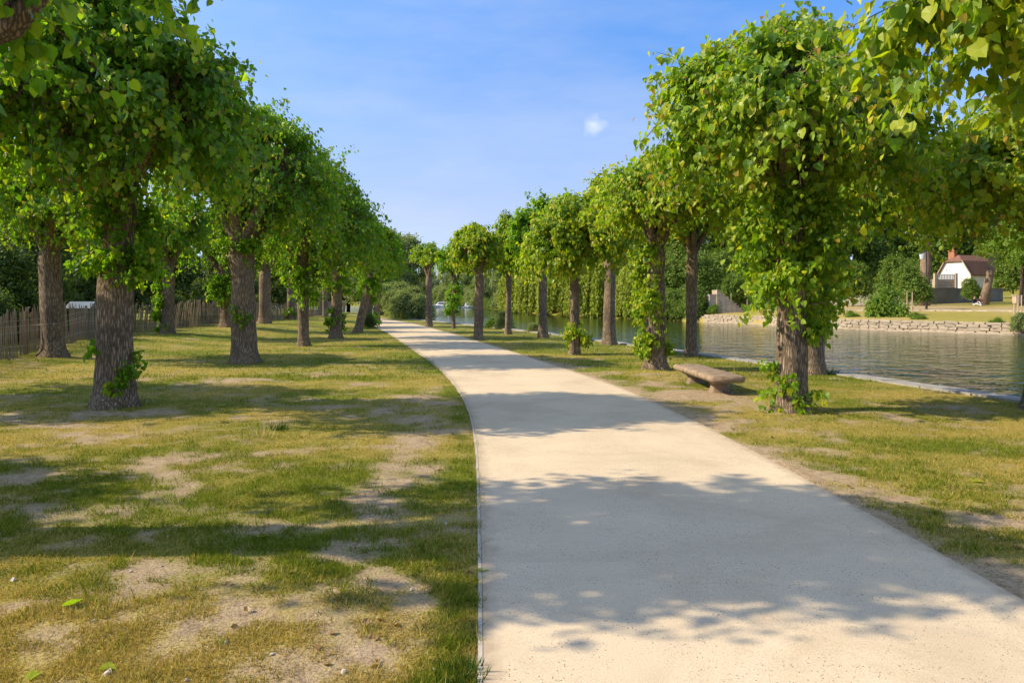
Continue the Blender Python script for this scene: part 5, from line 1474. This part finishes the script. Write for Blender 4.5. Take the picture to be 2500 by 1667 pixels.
def dinghy():
    Y = 215; x = vx(943, Y)
    t = thing('dinghy', 'small dark low dinghy moored left of the cabin cruiser', 'boat', (x, Y, WATER_Z), .2)
    L = 3.2
    st = [(-.5, .30), (-.2, .36), (.15, .34), (.38, .2), (.5, .03)]; prof = [(-1, 1), (-.8, .1), (0, -.3), (.8, .1), (1, 1)]
    V = [(s * L, a * w * L * .5, b * .42) for (s, w) in st for (a, b) in prof]; n = 5
    F = [[r * n + q, r * n + q + 1, (r + 1) * n + q + 1, (r + 1) * n + q] for r in range(4) for q in range(4)]
    obj('hull', np_mesh('hull', np.array(V), [np.array(F)], [M['iron']]), t)
    MB().box((-.1 * L, 0, .3), (.25, 1.0, .04)).build('thwart', M['plank'], t)
dinghy()

# ------------------------------------------------------------------ two people sitting on the far lawn
def person(label, u, Y, rz, top, legs, flip=1):
    x = vx(u, Y); z = far_z(x, Y)
    J = {'pel': (0, 0, .13, .15), 'bel': (-.03, 0, .30, .15), 'che': (-.04, 0, .48, .165), 'nek': (-.01, 0, .65, .06), 'hd0': (.02, 0, .74, .085), 'hd1': (.03, 0, .85, .10), 'hd2': (.02, 0, .92, .07)}
    for s, k in ((1, 'l'), (-1, 'r')):
        J.update({'hp' + k: (.03, .09 * s, .12, .10), 'kn' + k: (.36, .14 * s, .42 if s * flip > 0 else .22, .07), 'an' + k: (.62 if s * flip > 0 else .70, .12 * s, .06, .05), 'to' + k: (.76 if s * flip > 0 else .82, .13 * s, .05, .04),
                  'sh' + k: (-.04, .19 * s, .57, .065), 'el' + k: (.08, .25 * s, .34, .05), 'wr' + k: (.30, .16 * s, .30, .036), 'ha' + k: (.38, .13 * s, .30, .04)})
    E = [('pel', 'bel'), ('bel', 'che'), ('che', 'nek'), ('nek', 'hd0'), ('hd0', 'hd1'), ('hd1', 'hd2')]
    for k in 'lr': E += [('pel', 'hp' + k), ('hp' + k, 'kn' + k), ('kn' + k, 'an' + k), ('an' + k, 'to' + k), ('che', 'sh' + k), ('sh' + k, 'el' + k), ('el' + k, 'wr' + k), ('wr' + k, 'ha' + k)]
    ks = list(J); ix = {k: i for i, k in enumerate(ks)}
    me = bpy.data.meshes.new('person')
    me.from_pydata([J[k][:3] for k in ks], [(ix[a], ix[b]) for a, b in E], [])
    o = obj('person', me, None, (x, Y, z), (0, 0, rz))
    md = o.modifiers.new('skin', 'SKIN'); sb = o.modifiers.new('sub', 'SUBSURF'); sb.levels = 2; sb.render_levels = 2
    for i, k in enumerate(ks):
        r = J[k][3]; me.skin_vertices[0].data[i].radius = (r, r); me.skin_vertices[0].data[i].use_root = (k == 'pel')
    dg = bpy.context.evaluated_depsgraph_get()
    m2 = bpy.data.meshes.new_from_object(o.evaluated_get(dg))
    o.modifiers.clear(); o.data = m2; bpy.data.meshes.remove(me)
    m2.materials.clear()
    for mm in (top, legs, M['skin']): m2.materials.append(mm)
    for p in m2.polygons:
        c = p.center
        p.material_index = 2 if (c.z > .66 or c.x > .24 and c.z > .24 and abs(c.y) < .22 and c.z < .36 and abs(c.y) > .08 and c.x < .45 and abs(c.z - .30) < .05) else (0 if c.z > .24 and c.x < .26 else 1)
        p.use_smooth = True
    tag(o, label, 'person')
    import bmesh
    bm = bmesh.new(); bmesh.ops.create_uvsphere(bm, u_segments=12, v_segments=8, radius=.115)
    for v in bm.verts:
        if v.co.x > .03 and v.co.z < .045: v.co.x = .03
        if v.co.z < -.05: v.co.z = -.05 - (v.co.z + .05) * -.6
    h = bpy.data.meshes.new('hair'); bm.to_mesh(h); bm.free(); h.materials.append(M['hair'])
    obj('hair', h, o, (.005, 0, .885))
person('person in black top and pale trousers sitting on the far lawn under the leaning tree', 2238, 66, -1.2, M['cloth_black'], M['cloth_pale'])
person('person in dark brown clothes sitting on the far lawn facing the one in black', 2252, 66, -2.2, M['cloth_brown'], M['cloth_black'], -1)
